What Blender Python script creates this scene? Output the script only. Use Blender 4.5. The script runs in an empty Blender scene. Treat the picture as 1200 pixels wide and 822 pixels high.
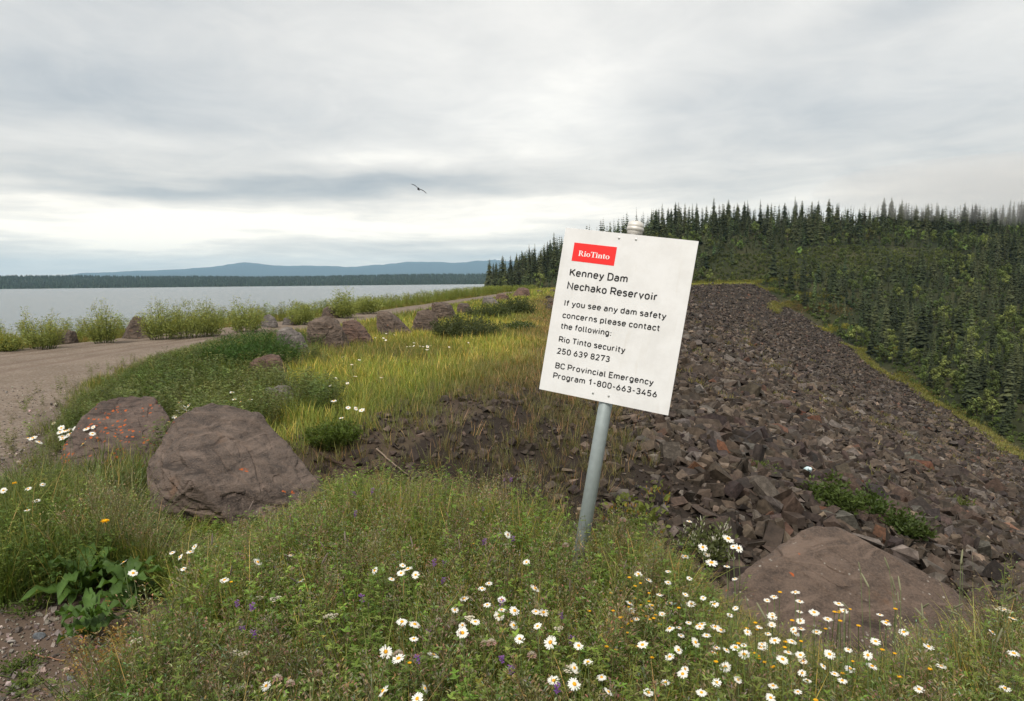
import bpy, bmesh, math, random
import numpy as np
from mathutils import Matrix, Vector

random.seed(7)
rng = np.random.default_rng(7)
scene = bpy.context.scene
COL = scene.collection

# ------------------------------------------------------------------ camera
EYE = 1.5
PITCH, ROLL = 5.68, -0.54
FPX, CX, CY = 800.0, 600.0, 411.0          # 24 mm lens on the 1200 x 822 frame
cam_d = bpy.data.cameras.new('camera')
cam_d.lens = 24.0
cam_d.sensor_width = 36.0
cam_d.clip_start = 0.05
cam_d.clip_end = 120000
cam = bpy.data.objects.new('camera', cam_d)
COL.objects.link(cam)
CAM_R = Matrix.Rotation(math.radians(90 - PITCH), 4, 'X') @ Matrix.Rotation(math.radians(ROLL), 4, 'Z')
cam.matrix_world = Matrix.Translation((0, 0, EYE)) @ CAM_R
scene.camera = cam
RM = np.array(CAM_R.to_3x3())

# ------------------------------------------------------------------ view
scene.view_settings.view_transform = 'Standard'
scene.view_settings.look = 'None'
scene.view_settings.exposure = 0.34
scene.view_settings.gamma = 1.0
scene.view_settings.use_curve_mapping = False
scene.render.engine = 'CYCLES'
cy = scene.cycles
cy.max_bounces = 6
cy.diffuse_bounces = 3
cy.glossy_bounces = 3
cy.transmission_bounces = 4
cy.transparent_max_bounces = 8
cy.volume_bounces = 0
cy.use_denoising = True

# ------------------------------------------------------------------ sun and sky
SUN_EL, SUN_AZ = 54.0, 205.0               # degrees; behind the camera, slightly to the left
sun_d = bpy.data.lights.new('sun', 'SUN')
sun_d.energy = 2.6
sun_d.angle = math.radians(16)
sun_d.color = (1.0, 0.93, 0.84)
sun = bpy.data.objects.new('sun', sun_d)
COL.objects.link(sun)
_d = Vector((math.sin(math.radians(SUN_AZ)) * math.cos(math.radians(SUN_EL)),
             math.cos(math.radians(SUN_AZ)) * math.cos(math.radians(SUN_EL)), math.sin(math.radians(SUN_EL))))
sun.rotation_euler = _d.to_track_quat('Z', 'Y').to_euler()


class NT:
    """small helper to write node graphs"""
    def __init__(self, tree):
        self.t = tree
        tree.nodes.clear()

    def n(self, typ, **kw):
        nd = self.t.nodes.new(typ)
        for k, v in kw.items():
            setattr(nd, k, v)
        return nd

    def put(self, sock, v):
        if hasattr(v, 'is_output'):
            self.t.links.new(v, sock)
        else:
            if isinstance(v, (tuple, list)) and sock.type == 'RGBA' and len(v) == 3:
                v = (*v, 1)
            sock.default_value = v

    def math(self, op, a, b=None, c=None, clamp=False):
        nd = self.n('ShaderNodeMath', operation=op, use_clamp=clamp)
        self.put(nd.inputs[0], a)
        if b is not None:
            self.put(nd.inputs[1], b)
        if c is not None:
            self.put(nd.inputs[2], c)
        return nd.outputs[0]

    def mix(self, fac, a, b, blend='MIX'):
        nd = self.n('ShaderNodeMix', data_type='RGBA', blend_type=blend)
        self.put(nd.inputs[0], fac)
        self.put(nd.inputs[6], a)
        self.put(nd.inputs[7], b)
        return nd.outputs[2]

    def noise(self, vec, scale, detail=4, rough=0.55, dist=0.0, kind=None):
        nd = self.n('ShaderNodeTexNoise')
        if kind:
            nd.noise_type = kind
        if vec is not None:
            self.put(nd.inputs['Vector'], vec)
        nd.inputs['Scale'].default_value = scale
        nd.inputs['Detail'].default_value = detail
        nd.inputs['Roughness'].default_value = rough
        nd.inputs['Distortion'].default_value = dist
        return nd.outputs['Fac']

    def voro(self, vec, scale, feature='F1', out='Distance'):
        nd = self.n('ShaderNodeTexVoronoi', feature=feature)
        if vec is not None:
            self.put(nd.inputs['Vector'], vec)
        nd.inputs['Scale'].default_value = scale
        return nd.outputs[out]

    def ramp(self, fac, stops):
        nd = self.n('ShaderNodeValToRGB')
        self.put(nd.inputs[0], fac)
        el = nd.color_ramp.elements
        while len(el) < len(stops):
            el.new(0.5)
        for e, (p, c) in zip(el, stops):
            e.position = p
            e.color = (*c, 1) if len(c) == 3 else c
        return nd.outputs[0]

    def rng(self, v, a, b, c=0.0, d=1.0, smooth=True):
        nd = self.n('ShaderNodeMapRange', interpolation_type='SMOOTHSTEP' if smooth else 'LINEAR')
        self.put(nd.inputs[0], v)
        for i, x in enumerate((a, b, c, d)):
            nd.inputs[i + 1].default_value = x
        return nd.outputs[0]

    def comb(self, x, y, z):
        nd = self.n('ShaderNodeCombineXYZ')
        for i, v in enumerate((x, y, z)):
            self.put(nd.inputs[i], v)
        return nd.outputs[0]

    def bump(self, h, strength=0.5, dist=0.02):
        nd = self.n('ShaderNodeBump')
        self.put(nd.inputs['Height'], h)
        nd.inputs['Strength'].default_value = strength
        nd.inputs['Distance'].default_value = dist
        return nd.outputs[0]

    def bsdf(self, color, rough=0.8, normal=None, spec=0.3, metal=0.0, sub=None):
        nd = self.n('ShaderNodeBsdfPrincipled')
        self.put(nd.inputs['Base Color'], color)
        self.put(nd.inputs['Roughness'], rough)
        nd.inputs['Specular IOR Level'].default_value = spec
        nd.inputs['Metallic'].default_value = metal
        if normal is not None:
            self.put(nd.inputs['Normal'], normal)
        return nd.outputs[0]

    def out(self, sh, vol=None):
        nd = self.n('ShaderNodeOutputMaterial')
        if sh is not None:
            self.put(nd.inputs['Surface'], sh)
        if vol is not None:
            self.put(nd.inputs['Volume'], vol)


def build_world():
    w = bpy.data.worlds.new('World')
    scene.world = w
    w.use_nodes = True
    T = NT(w.node_tree)
    sky = T.n('ShaderNodeTexSky', sky_type='NISHITA')
    sky.sun_disc = False
    sky.sun_elevation = math.radians(SUN_EL)
    sky.sun_rotation = math.radians(SUN_AZ)
    sky.altitude = 850
    sky.dust_density = 2.0
    co = T.n('ShaderNodeTexCoord').outputs['Generated']
    sep = T.n('ShaderNodeSeparateXYZ')
    T.put(sep.inputs[0], co)
    x, y, z = sep.outputs
    zc = T.math('ADD', T.math('MAXIMUM', z, 0.0), 0.10)
    plane = T.comb(T.math('DIVIDE', x, zc), T.math('DIVIDE', y, zc), 0.0)      # the cloud ceiling as a flat layer
    az = T.math('MULTIPLY', T.math('ARCTAN2', x, y), 57.2958)
    el = T.math('MULTIPLY', T.math('ARCSINE', z), 57.2958)
    wn = T.n('ShaderNodeTexNoise')
    T.put(wn.inputs['Vector'], T.comb(T.math('MULTIPLY', az, 0.055), T.math('MULTIPLY', el, 0.16), 3.3))
    wn.inputs['Scale'].default_value = 1.0
    wn.inputs['Detail'].default_value = 5
    ws = T.n('ShaderNodeSeparateXYZ')
    T.put(ws.inputs[0], wn.outputs['Color'])
    azw = T.math('ADD', az, T.math('MULTIPLY', T.math('SUBTRACT', ws.outputs[0], 0.5), 16.0))
    elw = T.math('ADD', el, T.math('MULTIPLY', T.math('SUBTRACT', ws.outputs[1], 0.5), 3.6))

    def blob(a0, e0, wa, we, tilt=0.0):
        da = T.math('DIVIDE', T.math('SUBTRACT', azw, a0), wa)
        ee = T.math('SUBTRACT', elw, e0)
        if tilt:
            ee = T.math('SUBTRACT', ee, T.math('MULTIPLY', T.math('SUBTRACT', azw, a0), tilt))
        de = T.math('DIVIDE', ee, we)
        s = T.math('ADD', T.math('MULTIPLY', da, da), T.math('MULTIPLY', de, de))
        return T.math('EXPONENT', T.math('MULTIPLY', s, -1.0))

    n1 = T.noise(plane, 0.55, 7, 0.52, 0.5)
    n2 = T.noise(plane, 2.3, 8, 0.62, 0.5)
    streak = T.noise(T.comb(T.math('MULTIPLY', azw, 0.035), T.math('MULTIPLY', elw, 0.5), 1.7), 1.4, 6, 0.55)
    lum = T.math('ADD', T.math('MULTIPLY', T.math('SUBTRACT', n1, 0.5), 0.52), 0.725)
    lum = T.math('ADD', lum, T.math('MULTIPLY', T.math('SUBTRACT', n2, 0.5), 0.30))
    low = T.rng(el, 2.0, 13.0, 1.0, 0.0)
    lum = T.math('ADD', lum, T.math('MULTIPLY', T.math('MULTIPLY', T.math('SUBTRACT', streak, 0.5), 1.0), low))
    for a0, e0, wa, we, tilt, amt in BLOBS:
        lum = T.math('ADD', lum, T.math('MULTIPLY', blob(a0, e0, wa, we, tilt), amt))
    lum = T.math('MINIMUM', T.math('MAXIMUM', lum, 0.36), 0.97)
    cl = T.ramp(lum, [(0.30, (0.29, 0.335, 0.385)), (0.50, (0.475, 0.495, 0.51)), (0.66, (0.655, 0.648, 0.630)),
                      (0.80, (0.80, 0.78, 0.742)), (0.97, (1.06, 1.02, 0.94))])
    up = T.rng(el, 22.0, 60.0, 1.0, 1.12)                                      # the ceiling is brighter overhead
    cl = T.mix(T.rng(el, 14.0, 1.0), cl, T.mix(1.0, cl, (1.07, 1.0, 0.91), 'MULTIPLY'))
    cs = T.n('ShaderNodeVectorMath', operation='SCALE')
    T.put(cs.inputs[0], cl)
    T.put(cs.inputs['Scale'], T.math('MULTIPLY', T.math('ADD', up, T.rng(el, 9.0, 0.5, 0.0, 0.30)), 10.0))
    col = T.mix(0.96, sky.outputs[0], cs.outputs[0])
    bg = T.n('ShaderNodeBackground')
    T.put(bg.inputs[0], col)
    bg.inputs[1].default_value = 0.1
    T.t.links.new(bg.outputs[0], T.n('ShaderNodeOutputWorld').inputs[0])


# azimuth, elevation, half widths (degrees), tilt, brightness of the larger clouds
BLOBS = [(-16.0, 7.6, 15.0, 1.1, 0.02, -0.30), (-5.0, 7.6, 9.0, 0.7, 0.0, -0.10), (-26.0, 4.2, 16.0, 1.9, 0.0, 0.27),
         (-4.0, 5.3, 9.0, 1.4, 0.0, 0.17), (-33.0, 14.5, 8.0, 4.0, 0.1, -0.17), (-20.0, 13.0, 12.0, 4.0, 0.0, -0.08),
         (-30.0, 21.0, 14.0, 3.0, 0.0, -0.10), (31.0, 18.5, 6.0, 2.2, 0.15, -0.17), (21.0, 12.5, 10.0, 3.0, 0.0, -0.12),
         (3.0, 13.0, 9.0, 5.0, 0.0, 0.10), (30.0, 6.5, 14.0, 2.6, 0.0, -0.05), (-12.0, 9.6, 12.0, 0.8, 0.02, 0.12), (-30.0, 10.5, 8.0, 0.9, 0.05, 0.10), (-28.0, 1.6, 9.0, 0.6, 0.0, 0.12),
         (-10.0, 2.6, 14.0, 0.5, 0.0, -0.12), (8.0, 5.0, 8.0, 3.0, 0.0, 0.06)]
build_world()


# ------------------------------------------------------------------ the lie of the land
def ray(u, v):
    d = RM @ np.array([(u - CX) / FPX, -(v - CY) / FPX, -1.0])
    return d / np.linalg.norm(d)


def sstep(a, b, x):
    t = np.clip((x - a) / (b - a), 0, 1)
    return t * t * (3 - 2 * t)


def vnoise(x, y, seed=0):
    """smooth 2-D value noise, about -1 .. 1"""
    x = np.asarray(x, float)
    y = np.asarray(y, float)
    xi = np.floor(x)
    yi = np.floor(y)
    fx = x - xi
    fy = y - yi
    fx = fx * fx * (3 - 2 * fx)
    fy = fy * fy * (3 - 2 * fy)

    def h(a, b):
        s = np.sin(a * 127.1 + b * 311.7 + seed * 74.7) * 43758.5453
        return s - np.floor(s)
    v = (h(xi, yi) * (1 - fx) + h(xi + 1, yi) * fx) * (1 - fy) + (h(xi, yi + 1) * (1 - fx) + h(xi + 1, yi + 1) * fx) * fy
    return v * 2 - 1


def fbm(x, y, o=4, seed=0):
    s = 0
    a = 1.0
    for i in range(o):
        s = s + a * vnoise(x * 2 ** i, y * 2 ** i, seed + i)
        a *= 0.5
    return s / 1.9


LAKE_Z = -5.5
XE_Y = np.array([-200, -5, 2, 4.5, 5.8, 8.4, 13, 18])
XE_X = np.array([-9.0, -3.2, -2.4, -1.9, -1.5, -0.4, 0.4, 0.9])


def x_edge(y):
    y = np.asarray(y, float)
    near = np.interp(y, XE_Y, XE_X)
    yy = np.minimum(y, 420)
    far = 0.9 + 0.00102 * (yy - 18) ** 2 + (y - yy) * 0.82
    return np.where(y > 18, far, near)


ROAD_FAR = [(0, 413), (125, 399), (250, 386), (330, 378), (400, 370), (470, 361), (540, 351), (590, 345)]
ROAD_NEAR = [(0, 600), (50, 500), (100, 462), (160, 432), (235, 410), (330, 393), (420, 379), (500, 364), (560, 353), (600, 347)]


def flat_hit(u, v, z=0.0):
    d = ray(u, v)
    t = (z - EYE) / d[2]
    return d[0] * t, d[1] * t


_rf = np.array([flat_hit(*p) for p in ROAD_FAR])
_rn = np.array([flat_hit(*p) for p in ROAD_NEAR])
_rfx = np.polyfit(np.r_[_rf[:, 1], 200, 400], np.r_[_rf[:, 0], 21.0, 112.0], 3)


def road_far_x(y):
    y = np.asarray(y, float)
    a = np.interp(y, _rf[:, 1], _rf[:, 0])
    far = x_edge(y) - 9.5
    w = sstep(55, 140, y)
    a = np.where(y < _rf[0, 1], _rf[0, 0] - (_rf[0, 1] - y) * 0.35, a)
    return a * (1 - w) + far * w


def road_near_x(y):
    y = np.asarray(y, float)
    a = np.interp(y, _rn[:, 1], _rn[:, 0])
    far = x_edge(y) - 4.5
    w = sstep(55, 140, y)
    a = np.where(y < _rn[0, 1], _rn[0, 0] + (_rn[0, 1] - y) * 0.05, a)
    return a * (1 - w) + far * w


YS_X = np.array([-30, -3, -1.5, -0.8, 0, 0.8, 1.4, 2.5, 6, 20, 60])
YS_Y = np.array([6.0, 6.0, 5.0, 4.3, 3.8, 3.2, 2.2, 2.2, 3.0, 6.0, 20])

HK = np.array([-.10, -.06, -.03, 0, .05, .1, .2, .3, .36, .5, .65, .75, 1.0, 1.5])
H_DF = np.array([420, 400, 400, 390, 380, 370, 370, 375, 380, 290, 200, 160, 110, 80])
H_ZF = np.array([-12, -9, -7, -6, -5, -4, -3, -1.5, -1, -29, -38, -41, -42, -42])
H_DR = np.array([440, 440, 440, 440, 440, 450, 450, 460, 470, 480, 480, 480, 470, 450])
H_ZR = np.array([-14, -9, -4, 0, 10, 20, 31, 36, 37, 37, 36, 35, 34, 33])

MT_X = np.array([-200, 0, 60, 100, 150, 205, 250, 290, 330, 370, 420, 450, 480, 505, 530, 560, 578, 586, 594, 620, 700, 1200, 1500])
MT_Y = np.array([333, 331, 327, 321, 319, 317, 313, 307, 312, 312, 314, 311, 306, 307, 309, 306, 306, 303, 306, 309, 312, 318, 325])
FS_X = np.array([-400, 0, 100, 200, 300, 400, 500, 600, 800, 1500])
FS_H = np.array([58, 66, 66, 62, 58, 62, 68, 66, 60, 60])      # height above the lake, metres, of the far shore hills


def hill_z(x, y):
    k = x / np.maximum(y, 1e-3)
    k = np.where(y <= 1, 3.0, k)
    df = np.interp(k, HK, H_DF)
    zf = np.interp(k, HK, H_ZF)
    dr = np.interp(k, HK, H_DR)
    zr = np.interp(k, HK, H_ZR)
    t = (y - df) / (dr - df)
    z = zf + (zr - zf) * np.where(t < 1, t, 1 + 0.0 * t)
    z = z + np.where(t > -0.3, 3.2 * fbm(x / 60, y / 60, 3, 5) * np.clip(t * 2 + 0.3, 0.25, 1), 0) * (k > 0.05)
    z = z + 1.4 * fbm(x / 14, y / 14, 2, 15) * (k > 0.36)
    z = np.where(k < -.06, LAKE_Z - 6, z)
    z = np.where(y < 30, -60.0, z)
    return np.where(y > 520, np.maximum(z - (y - 520) * 0.06, LAKE_Z - 4), z)


def height(x, y):
    x = np.asarray(x, float)
    y = np.asarray(y, float)
    d1 = x - x_edge(y)
    r1 = 0.5
    e1 = np.where(d1 > r1, d1 - r1 / 2, np.where(d1 > 0, d1 * d1 / (2 * r1), 0))
    z_dam = -0.40 * e1
    d2 = y - np.interp(x, YS_X, YS_Y)
    e2 = np.where(d2 > 0.5, d2 - 0.25, np.where(d2 > 0, d2 * d2, 0))
    z_shelf = np.where(y < 60, -0.5 * e2, -100.0)
    z = np.maximum(z_dam, z_shelf)
    # upstream face of the dam down to the lake
    d3 = (road_far_x(y) - 3.0) - x
    up = -0.45 * np.maximum(d3, 0)
    z = np.minimum(z, np.maximum(up, LAKE_Z - 4))
    # hillside of the far abutment
    z = np.maximum(z, np.where((y > 30) & (x > -60), hill_z(x, y), -100))
    # far shore and blue mountains
    r = np.hypot(x, y)
    px = CX + FPX * np.clip(x / np.maximum(y, 1), -1.6, 1.6)
    infront = (y > 0.2 * np.abs(x))
    fs = np.interp(px, FS_X, FS_H) * (1 + 0.10 * fbm(x / 700, y / 700, 3, 9))
    far = LAKE_Z - 3 + (fs + 3) * sstep(3450, 5200, r)
    mh = (np.interp(px, MT_X, 334.5 - MT_Y) * 0.86 / FPX) * 22000 * (1 + 0.06 * fbm(px / 17, px * 0 + 5, 4, 34))
    far = far + np.where(infront, mh, 500) * sstep(15000, 23000, r) * (
        1 + 0.06 * fbm(x / 1500, y / 1500, 4, 2))
    z = np.where(r > 3300, far, np.where(r > 1500, np.minimum(z, LAKE_Z - 3), z))
    # small unevenness close by
    loc = 0.035 * fbm(x / 0.9, y / 0.9, 3, 11) + 0.05 * fbm(x / 4, y / 4, 2, 3)
    road = (x < road_near_x(y)) & (x > road_far_x(y))
    loc = np.where(road, loc * 0.35, loc)
    rough = np.where(d1 > 0.5, 0.25 * fbm(x / 3.5, y / 3.5, 3, 21) * np.clip((d1 - 0.5) / 3, 0, 1), 0)
    loc = np.where(r < 30, loc, loc * 0.0) + np.where((r < 400) & (r > 5), rough, 0)
    # washed-out hollow under the grass edge
    hol = -0.28 * np.exp(-(((x + 1.25) / 0.7) ** 2 + ((y - 5.7) / 0.6) ** 2))
    return z + loc + hol


def hit(u, v, h=0.0, tmax=900.0):
    """point on the ray of a pixel that stands h above the ground"""
    d = ray(u, v)
    t = np.concatenate([np.arange(0.8, 12, 0.01), np.geomspace(12, tmax, 6000)])
    P = np.array([0, 0, EYE])[None] + t[:, None] * d[None]
    g = P[:, 2] - (height(P[:, 0], P[:, 1]) + h)
    i = np.argmax(g < 0)
    if g[i] >= 0:
        i = len(t) - 1
    return P[i]


# ------------------------------------------------------------------ object helpers
def tag(o, label=None, cat=None, group=None, kind=None):
    if label:
        o['label'] = label
    if cat:
        o['category'] = cat
    if group:
        o['group'] = group
    if kind:
        o['kind'] = kind
    return o


def empty(name, loc=(0, 0, 0), rot=(0, 0, 0)):
    o = bpy.data.objects.new(name, None)
    o.empty_display_size = 0.1
    COL.objects.link(o)
    o.location = loc
    o.rotation_euler = rot
    return o


def mesh_obj(name, verts, faces, mat, parent=None, smooth=False, colors=None):
    """verts: (n,3); faces: list of tuples or (m,k) array"""
    me = bpy.data.meshes.new(name)
    verts = np.asarray(verts, np.float32)
    if isinstance(faces, np.ndarray):
        k = faces.shape[1]
        m = faces.shape[0]
        me.vertices.add(len(verts))
        me.vertices.foreach_set('co', verts.ravel())
        me.loops.add(m * k)
        me.loops.foreach_set('vertex_index', faces.astype(np.int32).ravel())
        me.polygons.add(m)
        me.polygons.foreach_set('loop_start', np.arange(0, m * k, k, dtype=np.int32))
        me.update(calc_edges=True)
    else:
        me.from_pydata(verts.tolist(), [], [tuple(f) for f in faces])
    if colors is not None:
        at = me.color_attributes.new('Col', 'FLOAT_COLOR', 'POINT')
        c = np.ones((len(verts), 4), np.float32)
        c[:, :3] = colors
        at.data.foreach_set('color', c.ravel())
    me.polygons.foreach_set('use_smooth', np.full(len(me.polygons), bool(smooth)))
    for m_ in (mat if isinstance(mat, (list, tuple)) else [mat]):
        me.materials.append(m_)
    o = bpy.data.objects.new(name, me)
    COL.objects.link(o)
    if parent is not None:
        o.parent = parent
    return o


class Geo:
    """triangle soup with a colour per vertex"""
    def __init__(self):
        self.v, self.f, self.c = [], [], []

    def add(self, v, f, c):
        b = len(self.v)
        self.v += [tuple(p) for p in v]
        self.c += [tuple(c)] * len(v) if not isinstance(c[0], (tuple, list, np.ndarray)) else [tuple(q) for q in c]
        for q in f:
            q = [i + b for i in q]
            for j in range(1, len(q) - 1):
                self.f.append((q[0], q[j], q[j + 1]))

    def tube(self, pts, r0, r1, c, n=4, c2=None):
        pts = [Vector(p) for p in pts]
        rings = []
        V = []
        Cc = []
        for i, p in enumerate(pts):
            t = i / (len(pts) - 1)
            d = (pts[min(i + 1, len(pts) - 1)] - pts[max(i - 1, 0)]).normalized()
            a = d.cross(Vector((0.31, 0.9, 0.2))).normalized()
            b = d.cross(a)
            r = r0 + (r1 - r0) * t
            cc = c if c2 is None else tuple(c[j] + (c2[j] - c[j]) * t for j in range(3))
            for k in range(n):
                an = 2 * math.pi * k / n
                V.append(p + a * math.cos(an) * r + b * math.sin(an) * r)
                Cc.append(cc)
        F = []
        for i in range(len(pts) - 1):
            for k in range(n):
                F.append((i * n + k, i * n + (k + 1) % n, (i + 1) * n + (k + 1) % n, (i + 1) * n + k))
        F.append(tuple((len(pts) - 1) * n + k for k in range(n)))
        self.add(V, F, Cc)

    def blade(self, base, az, length, width, lean, curve, c, seg=3, c2=None, fold=0.0):
        """a tapered strip that starts upright and bends over"""
        p = Vector(base)
        out = Vector((math.cos(az), math.sin(az), 0))
        side = Vector((-math.sin(az), math.cos(az), 0))
        V = []
        Cc = []
        ang = lean
        for i in range(seg + 1):
            t = i / seg
            w = width * (1 - t) ** 0.7 * 0.5 if i else width * 0.45
            cc = c if c2 is None else tuple(c[j] + (c2[j] - c[j]) * t for j in range(3))
            if i == seg:
                V.append(p.copy())
                Cc.append(cc)
            else:
                V += [p - side * w, p + side * w]
                Cc += [cc, cc]
            st = length / seg
            p = p + (out * math.sin(ang) + Vector((0, 0, 1)) * math.cos(ang)) * st
            ang += curve / seg
        F = [(2 * i, 2 * i + 1, 2 * i + 3, 2 * i + 2) for i in range(seg - 1)] + [(2 * seg - 2, 2 * seg - 1, 2 * seg)]
        self.add(V, F, Cc)

    def leaf(self, p, d, up, L, W, c, bend=0.25):
        """pointed oval leaf folded along its midrib"""
        p = Vector(p)
        d = Vector(d).normalized()
        s = d.cross(Vector(up))
        if s.length < 1e-3:
            s = d.cross(Vector((1, 0, 0)))
        s.normalize()
        n = s.cross(d)
        V = [p, p + d * L * 0.35 + s * W / 2 + n * W * bend, p + d * L * 0.35 - s * W / 2 + n * W * bend,
             p + d * L * 0.72 + s * W * 0.38 + n * W * bend * .6, p + d * L * 0.72 - s * W * 0.38 + n * W * bend * .6, p + d * L - n * L * 0.06]
        self.add(V, [(0, 1, 3, 5), (0, 5, 4, 2)], c)

    def arr(self):
        return np.array(self.v, np.float32), np.array(self.f, np.int32), np.array(self.c, np.float32)

    def obj(self, name, mat, parent=None, smooth=False):
        v, f, c = self.arr()
        return mesh_obj(name, v, f, mat, parent, smooth, c)


def rots(n, yaw=None, tilt=0.0, full=False):
    """n random rotation matrices: about z with a slight tilt, or any"""
    if full:
        q = rng.normal(size=(n, 4))
        q /= np.linalg.norm(q, axis=1)[:, None]
        w, x, y, z = q.T
        return np.stack([1 - 2 * (y * y + z * z), 2 * (x * y - z * w), 2 * (x * z + y * w),
                         2 * (x * y + z * w), 1 - 2 * (x * x + z * z), 2 * (y * z - x * w),
                         2 * (x * z - y * w), 2 * (y * z + x * w), 1 - 2 * (x * x + y * y)], 1).reshape(-1, 3, 3)
    a = rng.uniform(0, 2 * math.pi, n) if yaw is None else yaw
    ca, sa = np.cos(a), np.sin(a)
    z = np.zeros(n)
    o = np.ones(n)
    R = np.stack([ca, -sa, z, sa, ca, z, z, z, o], 1).reshape(-1, 3, 3)
    if tilt:
        tx, ty = rng.normal(0, tilt, n), rng.normal(0, tilt, n)
        T1 = np.stack([o, z, z, z, np.cos(tx), -np.sin(tx), z, np.sin(tx), np.cos(tx)], 1).reshape(-1, 3, 3)
        T2 = np.stack([np.cos(ty), z, np.sin(ty), z, o, z, -np.sin(ty), z, np.cos(ty)], 1).reshape(-1, 3, 3)
        R = T1 @ T2 @ R
    return R


def scatter(parts, variants, pos, R, scale, tint):
    """append copies of the variants to a list of (v, f, c) blocks"""
    n = len(pos)
    if n == 0:
        return
    pick = rng.integers(0, len(variants), n)
    scale = np.asarray(scale, np.float32)
    if scale.ndim == 1:
        scale = np.repeat(scale[:, None], 3, 1)
    for k, (v, f, c) in enumerate(variants):
        m = np.where(pick == k)[0]
        if len(m) == 0:
            continue
        vv = np.einsum('nij,nvj->nvi', R[m].astype(np.float32), v[None] * scale[m][:, None, :]) + pos[m][:, None, :].astype(np.float32)
        cc = c[None] * tint[m][:, None, :].astype(np.float32)
        ff = f[None] + (np.arange(len(m)) * len(v))[:, None, None]
        parts.append((vv.reshape(-1, 3), ff.reshape(-1, 3), cc.reshape(-1, 3)))


def merge(name, parts, mat, smooth=False):
    off = 0
    V, F, C = [], [], []
    for v, f, c in parts:
        V.append(v)
        F.append(f + off)
        C.append(c)
        off += len(v)
    return mesh_obj(name, np.concatenate(V), np.concatenate(F), mat, None, smooth, np.concatenate(C))


def tints(n, base, var=0.15, hue=0.06):
    b = np.array(base, float)[None] * np.exp(rng.normal(0, var, (n, 1)))
    return b * np.exp(rng.normal(0, hue, (n, 3)))


# ------------------------------------------------------------------ materials
def new_mat(name):
    m = bpy.data.materials.new(name)
    m.use_nodes = True
    return m, NT(m.node_tree)


def attr_col(T):
    return T.n('ShaderNodeAttribute', attribute_name='Col').outputs['Color']


def mat_plain(name, col, rough=0.6, spec=0.3, metal=0.0, nscale=0, nvar=0.2):
    m, T = new_mat(name)
    c = col
    if nscale:
        co = T.n('ShaderNodeTexCoord').outputs['Object']
        nz = T.noise(co, nscale, 5)
        c = T.mix(nz, tuple(a * (1 - nvar) for a in col), tuple(min(a * (1 + nvar), 1) for a in col))
    T.out(T.bsdf(c, rough, None, spec, metal))
    return m


def mat_foliage(name, trans=0.3, rough=0.55, spec=0.25):
    m, T = new_mat(name)
    c = attr_col(T)
    b = T.bsdf(c, rough, None, spec)
    if trans:
        tr = T.n('ShaderNodeBsdfTranslucent')
        T.put(tr.inputs[0], T.mix(1.0, c, (1.25, 1.2, 0.7), 'MULTIPLY'))
        mx = T.n('ShaderNodeMixShader')
        mx.inputs[0].default_value = trans
        T.t.links.new(b, mx.inputs[1])
        T.t.links.new(tr.outputs[0], mx.inputs[2])
        b = mx.outputs[0]
    T.out(b)
    return m


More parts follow.
